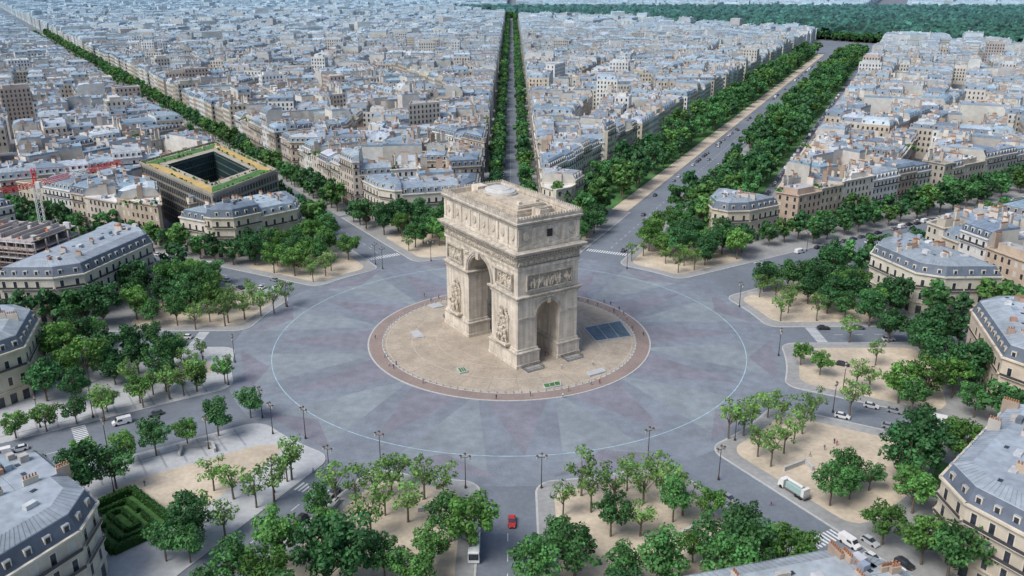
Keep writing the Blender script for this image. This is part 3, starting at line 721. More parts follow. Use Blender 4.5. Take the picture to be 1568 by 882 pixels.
def fig(bm, x, y, z, h, lean=0, arm=(.8, .2), arm2=(-.6, -.2), stride=.12, cloak=True):
    k = h; hip = Vector((x, y, z + .5 * k)); ch = Vector((x + lean * k * .3, y + .04 * k, z + .74 * k)); hd = ch + Vector((lean * .12 * k, .05 * k, .2 * k))
    ell(bm, hip, ch, .11 * k, .09 * k); ell(bm, hd, hd + Vector((0, 0, .03 * k)), .06 * k)
    ell(bm, ch + Vector((0, 0, .04 * k)), hd, .04 * k)
    for s in (-1, 1):
        kn = Vector((x + s * stride * k * .8, y + .08 * k * (s > 0), z + .27 * k)); ft = Vector((x + s * stride * k * 1.1, y + .02 * k, z + .03 * k))
        ell(bm, hip + Vector((s * .05 * k, 0, 0)), kn, .065 * k); ell(bm, kn, ft, .045 * k)
    for s, a in ((1, arm), (-1, arm2)):
        sh = ch + Vector((s * .12 * k, 0, .06 * k)); el = sh + Vector((a[0] * .17 * k, .05 * k, a[1] * .17 * k)); hn = el + Vector((a[0] * .12 * k, .03 * k, a[1] * .3 * k))
        ell(bm, sh, el, .04 * k); ell(bm, el, hn, .032 * k)
    if cloak: ell(bm, ch + Vector((0, -.05 * k, -.05 * k)), Vector((x, y - .08 * k, z + .12 * k)), .14 * k, .06 * k)
def group(seed):
    r_ = random.Random(seed); bm = bmesh.new()
    bmesh.ops.create_cube(bm, size=1, matrix=Matrix.Translation((0, .9, .35)) @ Matrix.Diagonal((6.6, 2.2, .7, 1)))
    bmesh.ops.create_cube(bm, size=1, matrix=Matrix.Translation((0, .15, 4.2)) @ Matrix.Diagonal((4.6, .5, 8, 1)))
    fig(bm, -1.9, 1.2, .7, 5.2, .3, (.7, .5), (-.6, -.4)); fig(bm, 1.9, 1.2, .7, 5.0, -.3, (.5, .3), (-.9, .5)); fig(bm, 0, 1.5, .7, 5.9, .05, (.9, .7), (-.6, -.5))
    fig(bm, -1.1, .8, 3.6, 5.2, -.1, (.5, .9), (-.8, .6)); fig(bm, 1.3, .8, 3.4, 5.0, .15, (.8, .8), (-.4, .2))
    fig(bm, .1, .8, 6.1, 5.2, .25, (1.0, .9), (-1.0, .5), stride=.2)
    for s in (-1, 1):
        for q in range(5): ell(bm, (s * .4, .45, 9.4), (s * (1.4 + q * .38), .45, 11.2 - q * .75), .22, .16)
    for q in range(6): x = r_.uniform(-2.6, 2.6); ell(bm, (x, .5, r_.uniform(1, 6)), (x + r_.uniform(-.6, .6), .9, r_.uniform(5, 8)), .28)
    me = bpy.data.meshes.new("g"); bm.to_mesh(me); bm.free(); o = bpy.data.objects.new("g", me); scene.collection.objects.link(o)
    m_ = o.modifiers.new("r", 'REMESH'); m_.mode = 'VOXEL'; m_.voxel_size = .17
    dg = bpy.context.evaluated_depsgraph_get(); me2 = bpy.data.meshes.new_from_object(o.evaluated_get(dg)); bpy.data.objects.remove(o)
    me2.materials.clear(); me2.materials.append(M['carve']); return me2
gm = group(3)
for sx in (-1, 1):
    for sy in (-1, 1):
        o = bpy.data.objects.new("sculpture_group", gm); scene.collection.objects.link(o); o.parent = arc
        o.location = (sx * 15.4, sy * (D2 + .0), 6.2); o.rotation_euler = (0, 0, 0 if sy > 0 else math.pi); o.scale = (1.05 * (-1 if sx > 0 else 1), 1.05, 1.12)
rl = MB(['iron', 'pave'])
for s in (-1, 1):
    for e in (-1, 1):
        x, y = s * (W2 + 3.2), e * 7.6
        rl.box((x, y), (1, 0), 3.2, 6.4, 0, .3, 1)
        for (ax, ay, bx, by) in ((-1.6, -3.2, 1.6, -3.2), (1.6, -3.2, 1.6, 3.2), (1.6, 3.2, -1.6, 3.2), (-1.6, 3.2, -1.6, -3.2)):
            for zz in (.6, 1.2): rl.cyl((x + ax, y + ay, zz), (x + bx, y + by, zz), .05, .05, 0, n=4)
            nn_ = int(math.hypot(bx - ax, by - ay) / .5)
            for k in range(nn_): t = k / nn_; rl.cyl((x + ax + (bx - ax) * t, y + ay + (by - ay) * t, .3), (x + ax + (bx - ax) * t, y + ay + (by - ay) * t, 1.25), .035, .035, 0, n=4)
rl.obj("iron_railings", arc)
b = MB(['kerb', 'iron'])
for k in range(110):
    a = 2 * math.pi * k / 110; x, y = pol(42.9, a); b.cyl((x, y, .14), (x, y, .95), .17, .13, 0, n=8); b.cyl((x, y, .95), (x, y, 1.1), .17, .04, 0, n=8)
b.obj("stone_bollards")
def slab(name, pts, h, m, c=(.5, .5, .5), rim=None):
    b = MB([m, 'pavel', 'glass']); P = [G(*p) for p in pts]
    if area(P) < 0: P = P[::-1]
    b.prism(P, .145, .145 + h, 1); q = inset(P, [.35] * len(P)); b.poly([(*p, .15 + h) for p in q], 0, c)
    for t in (.33, .66):
        a0 = Vector((*q[0], .17 + h)).lerp(Vector((*q[1], .17 + h)), t); a1 = Vector((*q[3], .17 + h)).lerp(Vector((*q[2], .17 + h)), t); b.cyl(a0, a1, .1, .1, 1, n=4)
    b.obj(name)
M['bluegl'] = mat("blue_glazing", (.08, .12, .155), rough=.5, ns=.5, na=.3, spec=.3)
slab("glazed_floor_opening", [(893, 503), (950, 492), (968, 516), (912, 524)], .25, 'bluegl')
slab("stair_opening", [(628, 509), (641, 507), (650, 517), (636, 519)], .3, 'pavel')
slab("display_panel", [(699, 566), (712, 564), (717, 571), (704, 574)], .5, 'lawn')
slab("display_panel", [(830, 590), (858, 585), (860, 592), (834, 597)], .4, 'lawn')
slab("display_panel", [(898, 572), (924, 565), (928, 571), (903, 578)], .5, 'pavel')
slab("stair_opening", [(655, 468), (672, 465), (680, 470), (664, 473)], .3, 'pavel')
# ---------------------------------------------------------------- trees
def tree_mesh(name, seed, h, cr, ncl, nleaf, ls, base, trunkh=.3, vr=.34, gap=1.):
    rs = np.random.RandomState(seed); b = MB(['bark', 'leaf'])
    th = h * trunkh; b.cyl((0, 0, 0), (0.1, 0, th), .026 * h, .018 * h, 0, n=7, cap=False); b.cyl((.1, 0, th), (-.1, .1, h * .75), .018 * h, .006 * h, 0, n=6, cap=False)
    hc = h * (1 - vr); cl = []
    ex, ey = rs.uniform(.82, 1.18), rs.uniform(.82, 1.18)
    for k in range(ncl):
        for _ in range(30):
            dd = rs.normal(size=3); dd /= np.linalg.norm(dd); rr = rs.uniform(.45, .95)
            p = np.array([dd[0] * cr * rr * ex, dd[1] * cr * rr * ey, hc + dd[2] * h * vr * rr])
            if all(np.linalg.norm(p - q[0]) > cr * .42 for q in cl): break
        rc = cr * rs.uniform(.22, .44); cl.append((p, rc, rs.uniform(.65, 1.3)))
        b.cyl((0, 0, th * rs.uniform(.85, 1.25)), tuple(p), .009 * h, .003 * h, 0, n=4, cap=False)
    wts = np.array([c[1] ** 2 for c in cl]); wts /= wts.sum(); per = rs.multinomial(nleaf, wts)
    for (p, rc, br), n in zip(cl, per):
        dd = rs.normal(size=(n, 3)); dd /= np.linalg.norm(dd, axis=1)[:, None]; rr = rc * (rs.uniform(.35, 1.12, n) ** .6)
        c = p + dd * rr[:, None] * np.array([1, 1, .78]); nr = dd + rs.normal(size=(n, 3)) * .55 + np.array([0, 0, .35]); nr /= np.linalg.norm(nr, axis=1)[:, None]
        t = np.cross(nr, rs.normal(size=(n, 3))); t /= np.linalg.norm(t, axis=1)[:, None]; u = np.cross(nr, t); s1 = ls * rs.uniform(.6, 1.35, n)[:, None]
        q = np.stack([c - t * s1, c + u * s1 * .7, c + t * s1, c - u * s1 * .7], 1)
        kb = br * rs.uniform(.75, 1.25, n); yl = rs.uniform(-.12, .2, n)
        for j in range(n):
            cc = (base[0] * kb[j] * (1 + yl[j] * 1.5), base[1] * kb[j], base[2] * kb[j]); b.poly([tuple(x) for x in q[j].tolist()], 1, cc)
    return b.mesh(name)
BIG = [tree_mesh("plane_tree", 10 + k, 13.5, 5.4, 18, 2100, .40, ((.10, .255, .068), (.08, .225, .068), (.12, .27, .065), (.065, .19, .06), (.09, .22, .05), (.075, .215, .075))[k]) for k in range(6)]
DRK = [tree_mesh("chestnut_tree", 40 + k, 14.5, 5.6, 22, 2500, .42, (.048, .155, .055), trunkh=.2, vr=.38) for k in range(3)]
THIN = [tree_mesh("young_plane_tree", 20 + k, 10.5, 3.7, 12, 470, .33, (.145, .285, .08), trunkh=.35, vr=.33) for k in range(5)]
MIDT = [tree_mesh("avenue_tree", 30 + k, 15, 5.3, 15, 620, .85, ((.058, .18, .06), (.068, .195, .062), (.045, .15, .055), (.095, .22, .06), (.06, .17, .07))[k], trunkh=.2, vr=.38) for k in range(5)]
taken = []
hc_ = G(190, 800)
def plant(kind, x, y, s=1.):
    if math.hypot(x - hc_[0], y - hc_[1]) < 12: return
    L = {'B': BIG, 'D': DRK, 'T': THIN}[kind]; me = R.choice(L); nm = {'B': "plane_tree", 'D': "chestnut_tree", 'T': "young_plane_tree"}[kind]
    s *= R.uniform(.82, 1.15)
    place(me, nm, x, y, .14, R.uniform(0, 6.28), s, sz=s * R.uniform(.88, 1.12)); taken.append((x, y))
FG = {
 'S': [(25,672),(72,662),(118,650),(165,632),(215,618),(255,600),(302,600),(345,588),(55,738),(130,722),(192,712),(240,698),(288,683),(335,668),(384,640),
       (255,860),(292,862),(490,800),(505,830),(830,862),(862,850),(1060,862),(1085,800),(1140,840),(1030,800),(935,822),(1270,775),(1300,765),(1330,752),(1290,745),(1455,690),(1520,700),(1180,440),(1240,432),(1275,418),(1310,412),(1255,575),(1225,560)],
 'B': [(430,872),(360,900),(720,855),(640,905),(590,892),(690,830),(880,885),(1150,890),(1105,880),(820,910),(955,900),(1010,905),(660,870),
       (1350,835),(1410,865),(1450,885),(1500,888),(1540,885),(1375,618),(1395,635),(1490,640),(1540,660),(95,465),(60,560),(140,530),(210,490),(330,480),(1470,720)],
 'D': [(535,900),(500,905),(1385,745),(1410,712),(1400,732),(1440,590),(1475,600),(1510,590),(1330,500),(1270,470),(1400,530),(160,500),(250,470),(70,470),(110,500),(1430,540),(1360,525),(120,545)],
 'T': [(270,780),(310,802),(328,752),(358,765),(393,778),(420,768),(447,735),(345,822),(440,738),(515,765),(545,772),(590,790),(625,800),(600,760),(650,765),(680,772),(568,825),(612,745),
       (862,790),(905,785),(940,775),(985,772),(1020,772),(980,822),(890,760),(960,750),(1005,745),(1045,790),(1115,672),(1138,668),(1160,700),(1180,715),(1200,695),(1215,680),(1228,665),(1242,645),(1195,650),(1300,640),(1310,595),(1340,560),(1195,492),(1250,492),(1300,525),(1210,470),(1330,600),(575,765),(1175,640),(1150,660)]}
for k, L in FG.items():
    for (x, y) in L: plant('B' if k == 'S' else k, *G(x, y), s={'S': .70, 'B': .9}.get(k, 1.0))
rowL = [(x, y) for x, y in [(160,645),(220,625),(205,600),(235,605),(260,612),(282,606),(302,600),(350,495),(300,505),(345,500),(375,490),(400,485),(420,480),(438,470)]]
for (x, y) in rowL: plant('T', *G(x, y))
def free(x, y, dmin): return all((x - a) ** 2 + (y - b_) ** 2 > dmin * dmin for a, b_ in taken)
for i in range(NA):
    upper = 15 <= AV[i][0] + 15 <= 200
    n = 110 if upper else 22
    for _ in range(n):
        r = RK + 5 + (RD[i] - RK - 9) * (R.random() ** (.6 if upper else .4)); A_, B_ = bounds(i, r, 4); t = R.uniform(A_, B_); x, y = pol(r, t)
        if not upper and r < 130: continue
        if y < -175 or not free(x, y, 6.8 if r > 112 else 6.0): continue
        plant('T' if r < 108 else ('D' if R.random() < .4 else 'B'), x, y, .85 if r < 130 else .95)
def coll_instance(name):
    c = bpy.data.collections.new(name); e = bpy.data.objects.new(name, None); e.instance_type = 'COLLECTION'; e.instance_collection = c; scene.collection.objects.link(e); return c
for i, (a, w_, ga) in enumerate(AV):
    rows, r0, L, sp_ = {66: ([17, 25, 33, 41], 150, 1190, 10), 90: ([8.5], 118, 2050, 7.5), 121.6: ([10.5], 150, 1700, 8), 33: ([16.5, 25], 155, 620, 11), 151: ([10], 150, 420, 10)}.get(a, ([11], 150, 330, 10))
    if a in (213, 244, 270, 300.5): continue
    col = coll_instance("avenue_tree_rows"); u = (math.cos(rad(a)), math.sin(rad(a))); v = (-u[1], u[0]); r = r0
    while r < L:
        for q in rows:
            for s in (-1, 1):
                if R.random() < (.12 if a != 66 else .34): continue
                if a == 66 and s > 0 and q == 17: continue
                qq = q + R.uniform(-.8, .8) * (4 if a == 66 else 1); rr = r + R.uniform(-1, 1); x = u[0] * rr + v[0] * qq * s; y = u[1] * rr + v[1] * qq * s
                if y < -160: continue
                place(R.choice(MIDT), "avenue_tree", x, y, .1, R.uniform(0, 6.28), (R.uniform(.7, 1.08) if a != 66 else R.uniform(.6, 1.35)) * (1. if a != 90 else .9), coll=col)
        r += sp_
col = coll_instance("courtyard_trees")
for (x, y) in court: place(R.choice(MIDT), "courtyard_tree", x, y, 0, R.uniform(0, 6.28), R.uniform(.7, 1.15), coll=col)
# forest canopy
cell = 5.; GX = np.arange(-230, 2300, cell); GY = np.arange(640, 2660, cell); X, Y = np.meshgrid(GX, GY)
rs = np.random.RandomState(5); S = 14.; jx = rs.rand(400, 400) * S; jy = rs.rand(400, 400) * S; jh = rs.uniform(11, 24, (400, 400)); jr = rs.uniform(5.5, 10.5, (400, 400)); jc = rs.uniform(.45, 1.6, (400, 400))
ix = ((X + 300) // S).astype(int); iy = ((Y) // S).astype(int); Hh = np.full(X.shape, 5.); Cc = np.full(X.shape, .4)
for dx in (-1, 0, 1):
    for dy in (-1, 0, 1):
        a_, b_ = (ix + dx) % 400, (iy + dy) % 400; cx = (ix + dx) * S - 300 + jx[a_, b_]; cy = (iy + dy) * S + jy[a_, b_]
        dd = ((X - cx) ** 2 + (Y - cy) ** 2) / jr[a_, b_] ** 2; h = jh[a_, b_] * (.55 + .45 * np.sqrt(np.clip(1 - dd, 0, 1))) * (dd < 1)
        up = h > Hh; Hh = np.where(up, h, Hh); Cc = np.where(up, jc[a_, b_], Cc)
inside = (Y > np.interp(X, FX, FY)) & (X > -209) & (Y < FBACK) & (np.abs(X) < kf * ((Y - CAMY) * cp + CAMZ * sp) + 80)
fm = MB(['canopy']); ny, nx = X.shape; idx = -np.ones(X.shape, int)
for j in range(ny):
    for i in range(nx):
        if inside[j, i]: idx[j, i] = len(fm.v); fm.v.append((float(X[j, i]), float(Y[j, i]), float(Hh[j, i])))
for j in range(ny - 1):
    for i in range(nx - 1):
        q = (idx[j, i], idx[j, i + 1], idx[j + 1, i + 1], idx[j + 1, i])
        if min(q) >= 0:
            k = float(Cc[j, i]); f = max(0, min(.45, (Y[j, i] - 900) / 5000)); c = (.022 * k, .085 * k, .055 * k)  # f blends distance haze into the crown colour
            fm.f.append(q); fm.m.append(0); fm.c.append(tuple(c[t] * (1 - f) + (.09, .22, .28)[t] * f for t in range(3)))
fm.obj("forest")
col = coll_instance("forest_edge_trees")
for x in np.arange(-200, 1400, 9.):
    for k in range(2): place(R.choice(MIDT), "forest_tree", x + R.uniform(-4, 4), float(np.interp(x, FX, FY)) + R.uniform(-8, 6), 0, R.uniform(0, 6.28), R.uniform(.9, 1.25), coll=col)
hb = MB(['canopy']); 
for k in range(60):
    x0 = -6000 + 200 * k; h = lambda x: 40 + 60 * (noise.noise(Vector((x * .0006, 3, 0))) + .5)
    for (y0, z0, y1, z1) in ((4600, 0, 5600, 1), (5600, 1, 7600, .7)):
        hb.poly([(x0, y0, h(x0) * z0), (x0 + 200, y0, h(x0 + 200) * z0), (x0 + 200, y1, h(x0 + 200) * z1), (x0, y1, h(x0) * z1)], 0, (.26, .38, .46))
hb.obj("distant_hills")
# ---------------------------------------------------------------- lamps
lm = MB(['iron', 'lamp'])
lm.cyl((0, 0, 0), (0, 0, .8), .32, .22, 0); lm.cyl((0, 0, .8), (0, 0, 8.6), .13, .08, 0); lm.cyl((-1.1, 0, 8.5), (1.1, 0, 8.5), .07, .07, 0, n=6)
for s in (-1, 0, 1):
    z = 8.6 if s else 9.2; lm.cyl((s * 1.1, 0, z - .6 if s else z - .2), (s * 1.1, 0, z + .3), .2, .34, 1); lm.cyl((s * 1.1, 0, z + .3), (s * 1.1, 0, z + .65), .38, .05, 0)
lmm = lm.mesh("street_lamp")
for (x, y) in [(583, 712), (713, 748), (829, 748), (992, 705), (468, 672), (402, 640), (418, 665), (360, 555), (1125, 675), (1192, 545), (1132, 470), (143, 640), (165, 690), (440, 470), (586, 412),
               (960, 412), (1275, 632), (1290, 600), (320, 688), (62, 655), (175, 755), (105, 742), (420, 755), (1060, 400), (1235, 385), (505, 735), (1100, 735), (1210, 470), (350, 590), (575, 405), (660, 400)]:
    p = G(x, y); place(lmm, "street_lamp", p[0], p[1], .1, math.atan2(p[1], p[0]) + math.pi / 2)
# ---------------------------------------------------------------- vehicles
def loft(b, secs, m, c):
    """secs: (x, halfwidth_bottom, halfwidth_top, z0, z1)"""
    L = [[(x, -wb, z0), (x, wb, z0), (x, wt, z1), (x, -wt, z1)] for x, wb, wt, z0, z1 in secs]
    for k in range(len(L) - 1):
        for i in range(4): j = (i + 1) % 4; b.poly([L[k][i], L[k][j], L[k + 1][j], L[k + 1][i]], m, c)
    b.poly(L[0], m, c); b.poly(L[-1], m, c)
def car(c):
    b = MB(['flat', 'glass', 'rubber', 'lamp'])
    loft(b, [(-2.15, .72, .70, .4, .80), (-2.05, .86, .80, .28, .95), (-1.2, .88, .82, .25, 1.0), (.8, .88, .82, .25, .96), (1.7, .86, .78, .26, .80), (2.1, .76, .68, .35, .66)], 0, c)
    loft(b, [(-1.9, .78, .70, .93, .98), (-1.35, .79, .60, .95, 1.40), (.1, .79, .60, .95, 1.44), (.95, .78, .66, .9, .97)], 1, c)
    b.box((-.6, 0), (1, 0), 1.5, 1.14, 1.42, 1.47, 0, c)
    for x in (-1.3, 1.3):
        for s in (-1, 1): b.cyl((x, s * .72, .32), (x, s * .92, .32), .33, .33, 2, n=12)
    for s in (-1, 1): b.box((2.08, s * .5), (1, 0), .1, .3, .5, .64, 3); b.box((-2.13, s * .55), (1, 0), .06, .25, .65, .8, 0, (.4, .02, .02))
    return b.mesh("car")
def van(c):
    b = MB(['flat', 'glass', 'rubber', 'lamp'])
    loft(b, [(-2.5, .92, .85, .4, 1.95), (-2.4, .95, .88, .35, 2.05), (1.0, .95, .86, .35, 2.05), (1.75, .94, .78, .35, 1.25), (2.5, .85, .74, .4, .95)], 0, c)
    b.poly([(1.06, -.8, 1.98), (1.06, .8, 1.98), (1.72, .76, 1.32), (1.72, -.76, 1.32)], 1)
    for s in (-1, 1): b.poly([(-.1, s * .955, 1.2), (1.3, s * .955, 1.2), (.95, s * .915, 1.75), (-.1, s * .915, 1.75)], 1)
    for x in (-1.5, 1.6):
        for s in (-1, 1): b.cyl((x, s * .78, .36), (x, s * .98, .36), .36, .36, 2, n=12)
    return b.mesh("van")
def bus():
    b = MB(['flat', 'glass', 'rubber', 'lamp']); c = (.7, .72, .72)
    loft(b, [(-6, 1.2, 1.15, .35, 2.9), (-5.9, 1.27, 1.2, .3, 3.05), (5.8, 1.27, 1.2, .3, 3.05), (6, 1.2, 1.1, .35, 2.8)], 0, c)
    for s in (-1, 1):
        for k in range(8): b.box((-5 + k * 1.35, s * 1.26), (1, 0), 1.2, .04, 1.35, 2.45, 1)
    b.box((6.0, 0), (1, 0), .05, 2.1, 1.1, 2.6, 1); b.box((-1, 0), (1, 0), 3, 1.5, 3.05, 3.3, 0, (.5, .52, .55)); b.box((3.4, 0), (1, 0), 1.2, 1.2, 3.05, 3.2, 0, (.2, .3, .3))
    for x in (-3.6, 3.8):
        for s in (-1, 1): b.cyl((x, s * 1.05, .48), (x, s * 1.3, .48), .48, .48, 2, n=12)
    return b.mesh("bus")
def truck():
    b = MB(['flat', 'glass', 'rubber', 'lamp'])
    loft(b, [(2.4, 1.15, 1.1, .5, 2.6), (3.6, 1.15, 1.05, .5, 2.6), (4.1, 1.1, .95, .5, 1.6)], 0, (.68, .68, .66))
    b.poly([(3.64, -1, 2.5), (3.64, 1, 2.5), (4.08, .95, 1.65), (4.08, -.95, 1.65)], 1)
    b.box((-1, 0), (1, 0), 6.4, 2.3, .8, 1.1, 0, (.15, .15, .16), bottom=True); b.box((-.6, 0), (1, 0), 4.8, 2.1, 1.1, 2.5, 0, (.30, .42, .40)); b.box((-3.4, 0), (1, 0), .8, 2.2, 1.1, 3.0, 0, (.66, .66, .64)); b.cyl((-2.6, 0, 2.9), (1.8, 0, 2.9), .4, .4, 0, (.6, .6, .6))
    for x in (-2.8, -1.6, 3.1):
        for s in (-1, 1): b.cyl((x, s * .9, .5), (x, s * 1.18, .5), .5, .5, 2, n=12)
    return b.mesh("lorry")
CC = [(.62, .62, .63), (.03, .03, .035), (.25, .26, .28), (.05, .06, .09), (.10, .11, .13), (.5, .03, .03), (.4, .42, .44)]
CARS = [car(c) for c in CC]; VAN = van((.68, .68, .68)); BUS = bus(); TRK = truck()
def av(i): return rad(AV[i][0])
def vc(me, nm, px, py, h): p = G(px, py); place(me, nm, p[0], p[1], .025, h)
for (px, py, ci, h) in [(784, 802, 5, av(9)), (238, 636, 4, av(7)), (102, 710, 0, av(7)), (1190, 820, 3, av(10)), (1385, 866, 1, av(10)), (1332, 832, 6, av(10)), (1003, 300, 1, av(2)), (1035, 290, 0, av(2)), (955, 385, 1, av(2)),
                        (368, 442, 3, rad(140)), (285, 518, 0, rad(175)), (1178, 405, 1, av(1)), (1330, 372, 0, av(1)), (1392, 345, 1, av(1)), (1405, 340, 0, av(1)), (1180, 432, 0, .3), (1290, 560, 1, av(11)), (1240, 540, 2, av(11)),
                        (30, 690, 0, av(7)), (1425, 660, 2, av(11)), (1470, 680, 1, av(11)), (20, 715, 1, av(7)), (420, 430, 2, rad(140)), (985, 330, 4, av(2)), (1100, 225, 0, av(2)), (1130, 200, 1, av(2)), (1085, 245, 2, av(2))]:
    vc(CARS[ci], "car", px, py, h)
vc(VAN, "van", 187, 649, av(7)); vc(VAN, "van", 2, 698, av(7)); vc(VAN, "van", 1178, 434, .3); vc(BUS, "bus", 727, 838, av(9)); vc(TRK, "lorry", 1215, 755, av(10) + math.pi)
for (i, r0, r1, off, pr) in [(1, 160, 520, 10, .7), (1, 160, 520, -10, .7), (2, 200, 1100, 7.5, .3), (2, 200, 1100, -7.5, .3), (3, 190, 1200, 4.5, .5), (4, 190, 700, 6, .5), (0, 110, 200, 5, .7), (0, 110, 200, -5.2, .5), (11, 110, 200, 5.2, .7), (11, 110, 200, -5.2, .6), (5, 110, 400, 5, .6), (5, 150, 400, -5, .6), (6, 110, 220, 5, .6),
                             (10, 112, 128, -5.2, .7), (10, 138, 170, 5.3, .8), (7, 138, 190, 11, .5), (8, 105, 150, 4.6, .5), (2, 200, 700, 48.5, .8), (2, 200, 700, -48.5, .8)]:
    a = av(i); u = (math.cos(a), math.sin(a)); r = r0
    while r < r1:
        if R.random() < pr: place(R.choice(CARS[:5] + [VAN]), "parked_car", u[0] * r - u[1] * off, u[1] * r + u[0] * off, .02, a)
        r += 6.2
# ---------------------------------------------------------------- crossings
b = MB(['white'])
def crossing(i, r, wid):
    a = av(i); u = (math.cos(a), math.sin(a)); v = (-u[1], u[0]); n = int(2 * wid / 1.1)
    for k in range(n):
        q = -wid + .5 + k * 1.1; P = [(u[0] * (r + s) + v[0] * (q + t), u[1] * (r + s) + v[1] * (q + t), .016) for s, t in ((0, 0), (3.6, 0), (3.6, .55), (0, .55))]; b.poly(P, 0)
for i in range(NA):
    if i == 9: continue
    crossing(i, 132 if i in (7, 11, 10, 1) else 104, AV[i][1] - .3)
for i in range(NA):
    a = av(i); u = (math.cos(a), math.sin(a)); v = (-u[1], u[0])
    for r in range(140 if i in (7, 10, 11, 1) else 112, 480, 7):
        b.poly([(u[0] * (r + s) + v[0] * t, u[1] * (r + s) + v[1] * t, .016) for s, t in ((0, -.09), (3, -.09), (3, .09), (0, .09))], 0)
b.obj("road_markings")
# ---------------------------------------------------------------- hedge garden, lawn, low walls
hd = MB(['leaf', 'lawn', 'sand']); hu = (math.cos(rad(228)), math.sin(rad(228))); hv = (-hu[1], hu[0])
def hedge(x0, y0, x1, y1, wd=1.1, h=1.3):
    p0 = (hc_[0] + hu[0] * x0 + hv[0] * y0, hc_[1] + hu[1] * x0 + hv[1] * y0); p1 = (hc_[0] + hu[0] * x1 + hv[0] * y1, hc_[1] + hu[1] * x1 + hv[1] * y1)
    L = math.hypot(p1[0] - p0[0], p1[1] - p0[1]); n = int(L * 26 * wd)
    hd.box(((p0[0] + p1[0]) / 2, (p0[1] + p1[1]) / 2), ((p1[0] - p0[0]) / L, (p1[1] - p0[1]) / L), L, wd * .8, .14, .14 + h * .9, 0, (.03, .09, .02))
    for k in range(n):
        t = R.random(); q = R.uniform(-wd / 2, wd / 2); x = p0[0] + (p1[0] - p0[0]) * t - (p1[1] - p0[1]) / L * q; y = p0[1] + (p1[1] - p0[1]) * t + (p1[0] - p0[0]) / L * q; z = .14 + h * R.uniform(.75, 1.05) if abs(q) < wd * .38 else R.uniform(.2, h)
        s = .22; A_ = Vector((R.gauss(0, 1), R.gauss(0, 1), R.gauss(0, .6))).normalized() * s; B_ = A_.cross(Vector((R.gauss(0, .5), R.gauss(0, .5), 1))).normalized() * s; c = Vector((x, y, z)); k_ = R.uniform(.6, 1.3)
        hd.poly([tuple(c - A_), tuple(c + B_), tuple(c + A_), tuple(c - B_)], 0, (.05 * k_, .135 * k_, .035 * k_))
P = [(hc_[0] + hu[0] * a + hv[0] * c, hc_[1] + hu[1] * a + hv[1] * c, .154) for a, c in ((-7, -10), (7, -10), (7, 10), (-7, 10))]; hd.poly(P, 1)
for q in ((-7, -10, 7, -10), (7, -10, 7, 10), (7, 10, -7, 10), (-7, 10, -7, -10)): hedge(*q, wd=1.6, h=2.)
for q in ((-4, -7, 4, -7), (4, -7, 4, -1), (4, 1.5, 4, 7), (4, 7, -4, 7), (-4, 7, -4, 1), (-4, -1, -4, -7), (-1.5, -4.5, 1.5, -4.5), (1.5, -4.5, 1.5, 4.5), (-1.5, 4.5, 1.5, 4.5), (-1.5, -4.5, -1.5, 4)): hedge(*q)
hd.obj("hedge_garden")
ld = MB(['lawn']); P = [G(*p) for p in ((1438, 705), (1500, 728), (1480, 765), (1420, 750))]
if area(P) < 0: P = P[::-1]
ld.poly([(*p, .154) for p in P], 0); ld.obj("lawn")
def lowwall(pts, nm="low_stone_wall", h=1.1, wd=.5):
    b = MB(['kerb'])
    for k in range(len(pts) - 1):
        p, q = G(*pts[k]), G(*pts[k + 1]); L = math.hypot(q[0] - p[0], q[1] - p[1]); u = ((q[0] - p[0]) / L, (q[1] - p[1]) / L)
        b.box(((p[0] + q[0]) / 2, (p[1] + q[1]) / 2), u, L - wd * .52 if k else L, wd, .14, .14 + h, 0); b.box(((p[0] + q[0]) / 2, (p[1] + q[1]) / 2), u, L - wd * .52 if k else L, wd + .15, .14 + h, .26 + h, 0)
    b.obj(nm)
lowwall([(275, 700), (280, 688), (325, 682), (330, 694)]); lowwall([(512, 775), (520, 768), (500, 795)]); lowwall([(1042, 822), (1080, 802)]); lowwall([(1200, 722), (1232, 710), (1245, 722)])
lowwall([(1190, 455), (1145, 452)]); lowwall([(640, 785), (700, 775)])
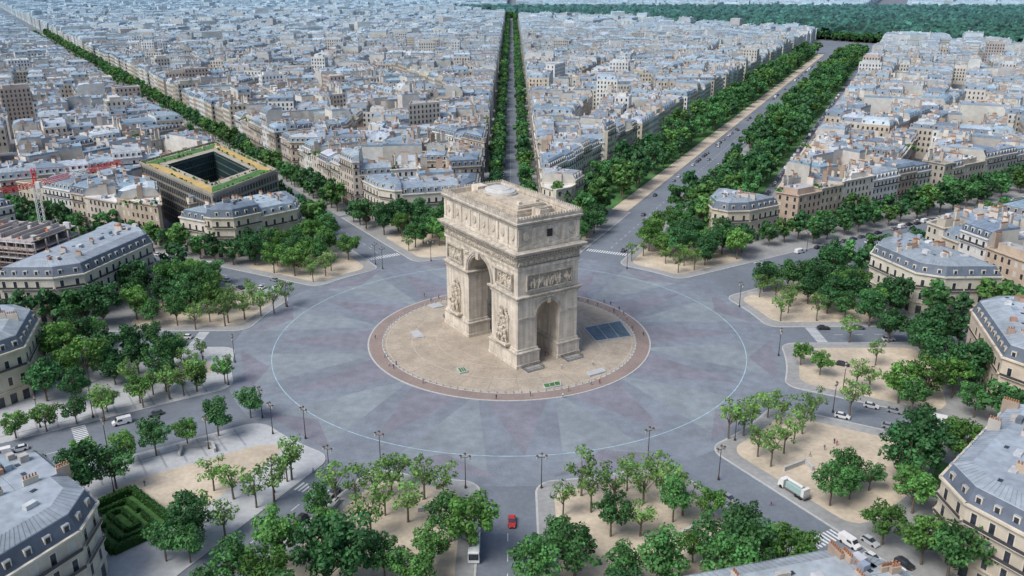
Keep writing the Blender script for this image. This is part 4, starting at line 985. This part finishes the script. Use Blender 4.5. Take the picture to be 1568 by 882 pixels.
# ---------------------------------------------------------------- people
def person(seed, walk, top, leg):
    s = .22 if walk else .07
    V = [(0, 0, .95), (0, 0, 1.2), (0, 0, 1.42), (0, .0, 1.52), (0, .03, 1.66), (-.1, 0, .9), (-.11, s, .5), (-.11, s * .6, .06), (.1, 0, .9), (.11, -s * .3, .5), (.11, -s * 1.6, .08), (-.11, s * .6 + .15, .04), (.11, -s * 1.6 + .15, .04),
         (-.2, 0, 1.4), (-.26, -s * .5, 1.12), (-.24, s * .3, .88), (.2, 0, 1.4), (.26, s * .5, 1.12), (.24, s * 1.1, .9), (-.24, s * .3 + .03, .8), (.24, s * 1.1 + .04, .82)]
    E = [(0, 1), (1, 2), (2, 3), (3, 4), (0, 5), (5, 6), (6, 7), (7, 11), (0, 8), (8, 9), (9, 10), (10, 12), (2, 13), (13, 14), (14, 15), (15, 19), (2, 16), (16, 17), (17, 18), (18, 20)]
    RR = [.15, .14, .15, .06, .11, .1, .065, .045, .1, .065, .045, .035, .035, .07, .045, .035, .07, .045, .035, .03, .03]
    me = bpy.data.meshes.new("p"); me.from_pydata(V, E, []); o = bpy.data.objects.new("p", me); scene.collection.objects.link(o)
    o.modifiers.new("s", 'SKIN')
    for k, sv in enumerate(me.skin_vertices[0].data): sv.radius = (RR[k], RR[k] * (.75 if k < 3 else 1)); sv.use_root = (k == 0)
    ss = o.modifiers.new("ss", 'SUBSURF'); ss.levels = 1
    dg = bpy.context.evaluated_depsgraph_get(); m2 = bpy.data.meshes.new_from_object(o.evaluated_get(dg)); bpy.data.objects.remove(o)
    m2.materials.clear()
    for c in (top, leg, (.45, .30, .22), (.05, .035, .03)):
        k = "cloth_%02d_%02d_%02d" % tuple(int(x * 100) for x in c)
        if k not in M: M[k] = mat(k, c, ns=4, na=.1)
        m2.materials.append(M[k])
    for p in m2.polygons:
        z = p.center.z; x = abs(p.center.x); p.material_index = 3 if z > 1.7 or (z > 1.6 and p.center.y < .0) else (2 if z > 1.5 or (x > .2 and z < .92) else (1 if z < .98 and x < .2 else 0)); p.use_smooth = True
    return m2
try:
    PPL = [person(1, False, (.05, .06, .1), (.04, .04, .06)), person(2, True, (.45, .08, .07), (.05, .06, .12)), person(3, True, (.55, .55, .53), (.08, .09, .15)), person(4, False, (.10, .12, .14), (.25, .22, .18)), person(5, True, (.12, .2, .35), (.03, .03, .03))]
    pp = [(596, 562), (603, 565), (607, 560), (590, 548), (940, 478), (948, 476), (955, 483), (960, 490), (935, 468), (925, 465), (968, 505), (905, 590), (918, 588), (870, 600), (648, 588), (760, 612), (812, 607), (985, 515), (700, 470), (660, 462), (672, 458),
          (1277, 680), (1281, 683), (1180, 775), (862, 610), (835, 545), (842, 540), (722, 500), (735, 505), (908, 560), (1262, 690), (480, 725), (330, 650), (222, 745), (650, 455), (1240, 700), (885, 462), (900, 464), (915, 470), (575, 520), (860, 565), (300, 560), (312, 552)]
    for (x, y) in pp: p = G(x, y); place(R.choice(PPL), "person", p[0], p[1], .146, R.uniform(0, 6.28), 1.0)
except Exception as ex: print("people failed", ex)
print("objects", len(bpy.data.objects))
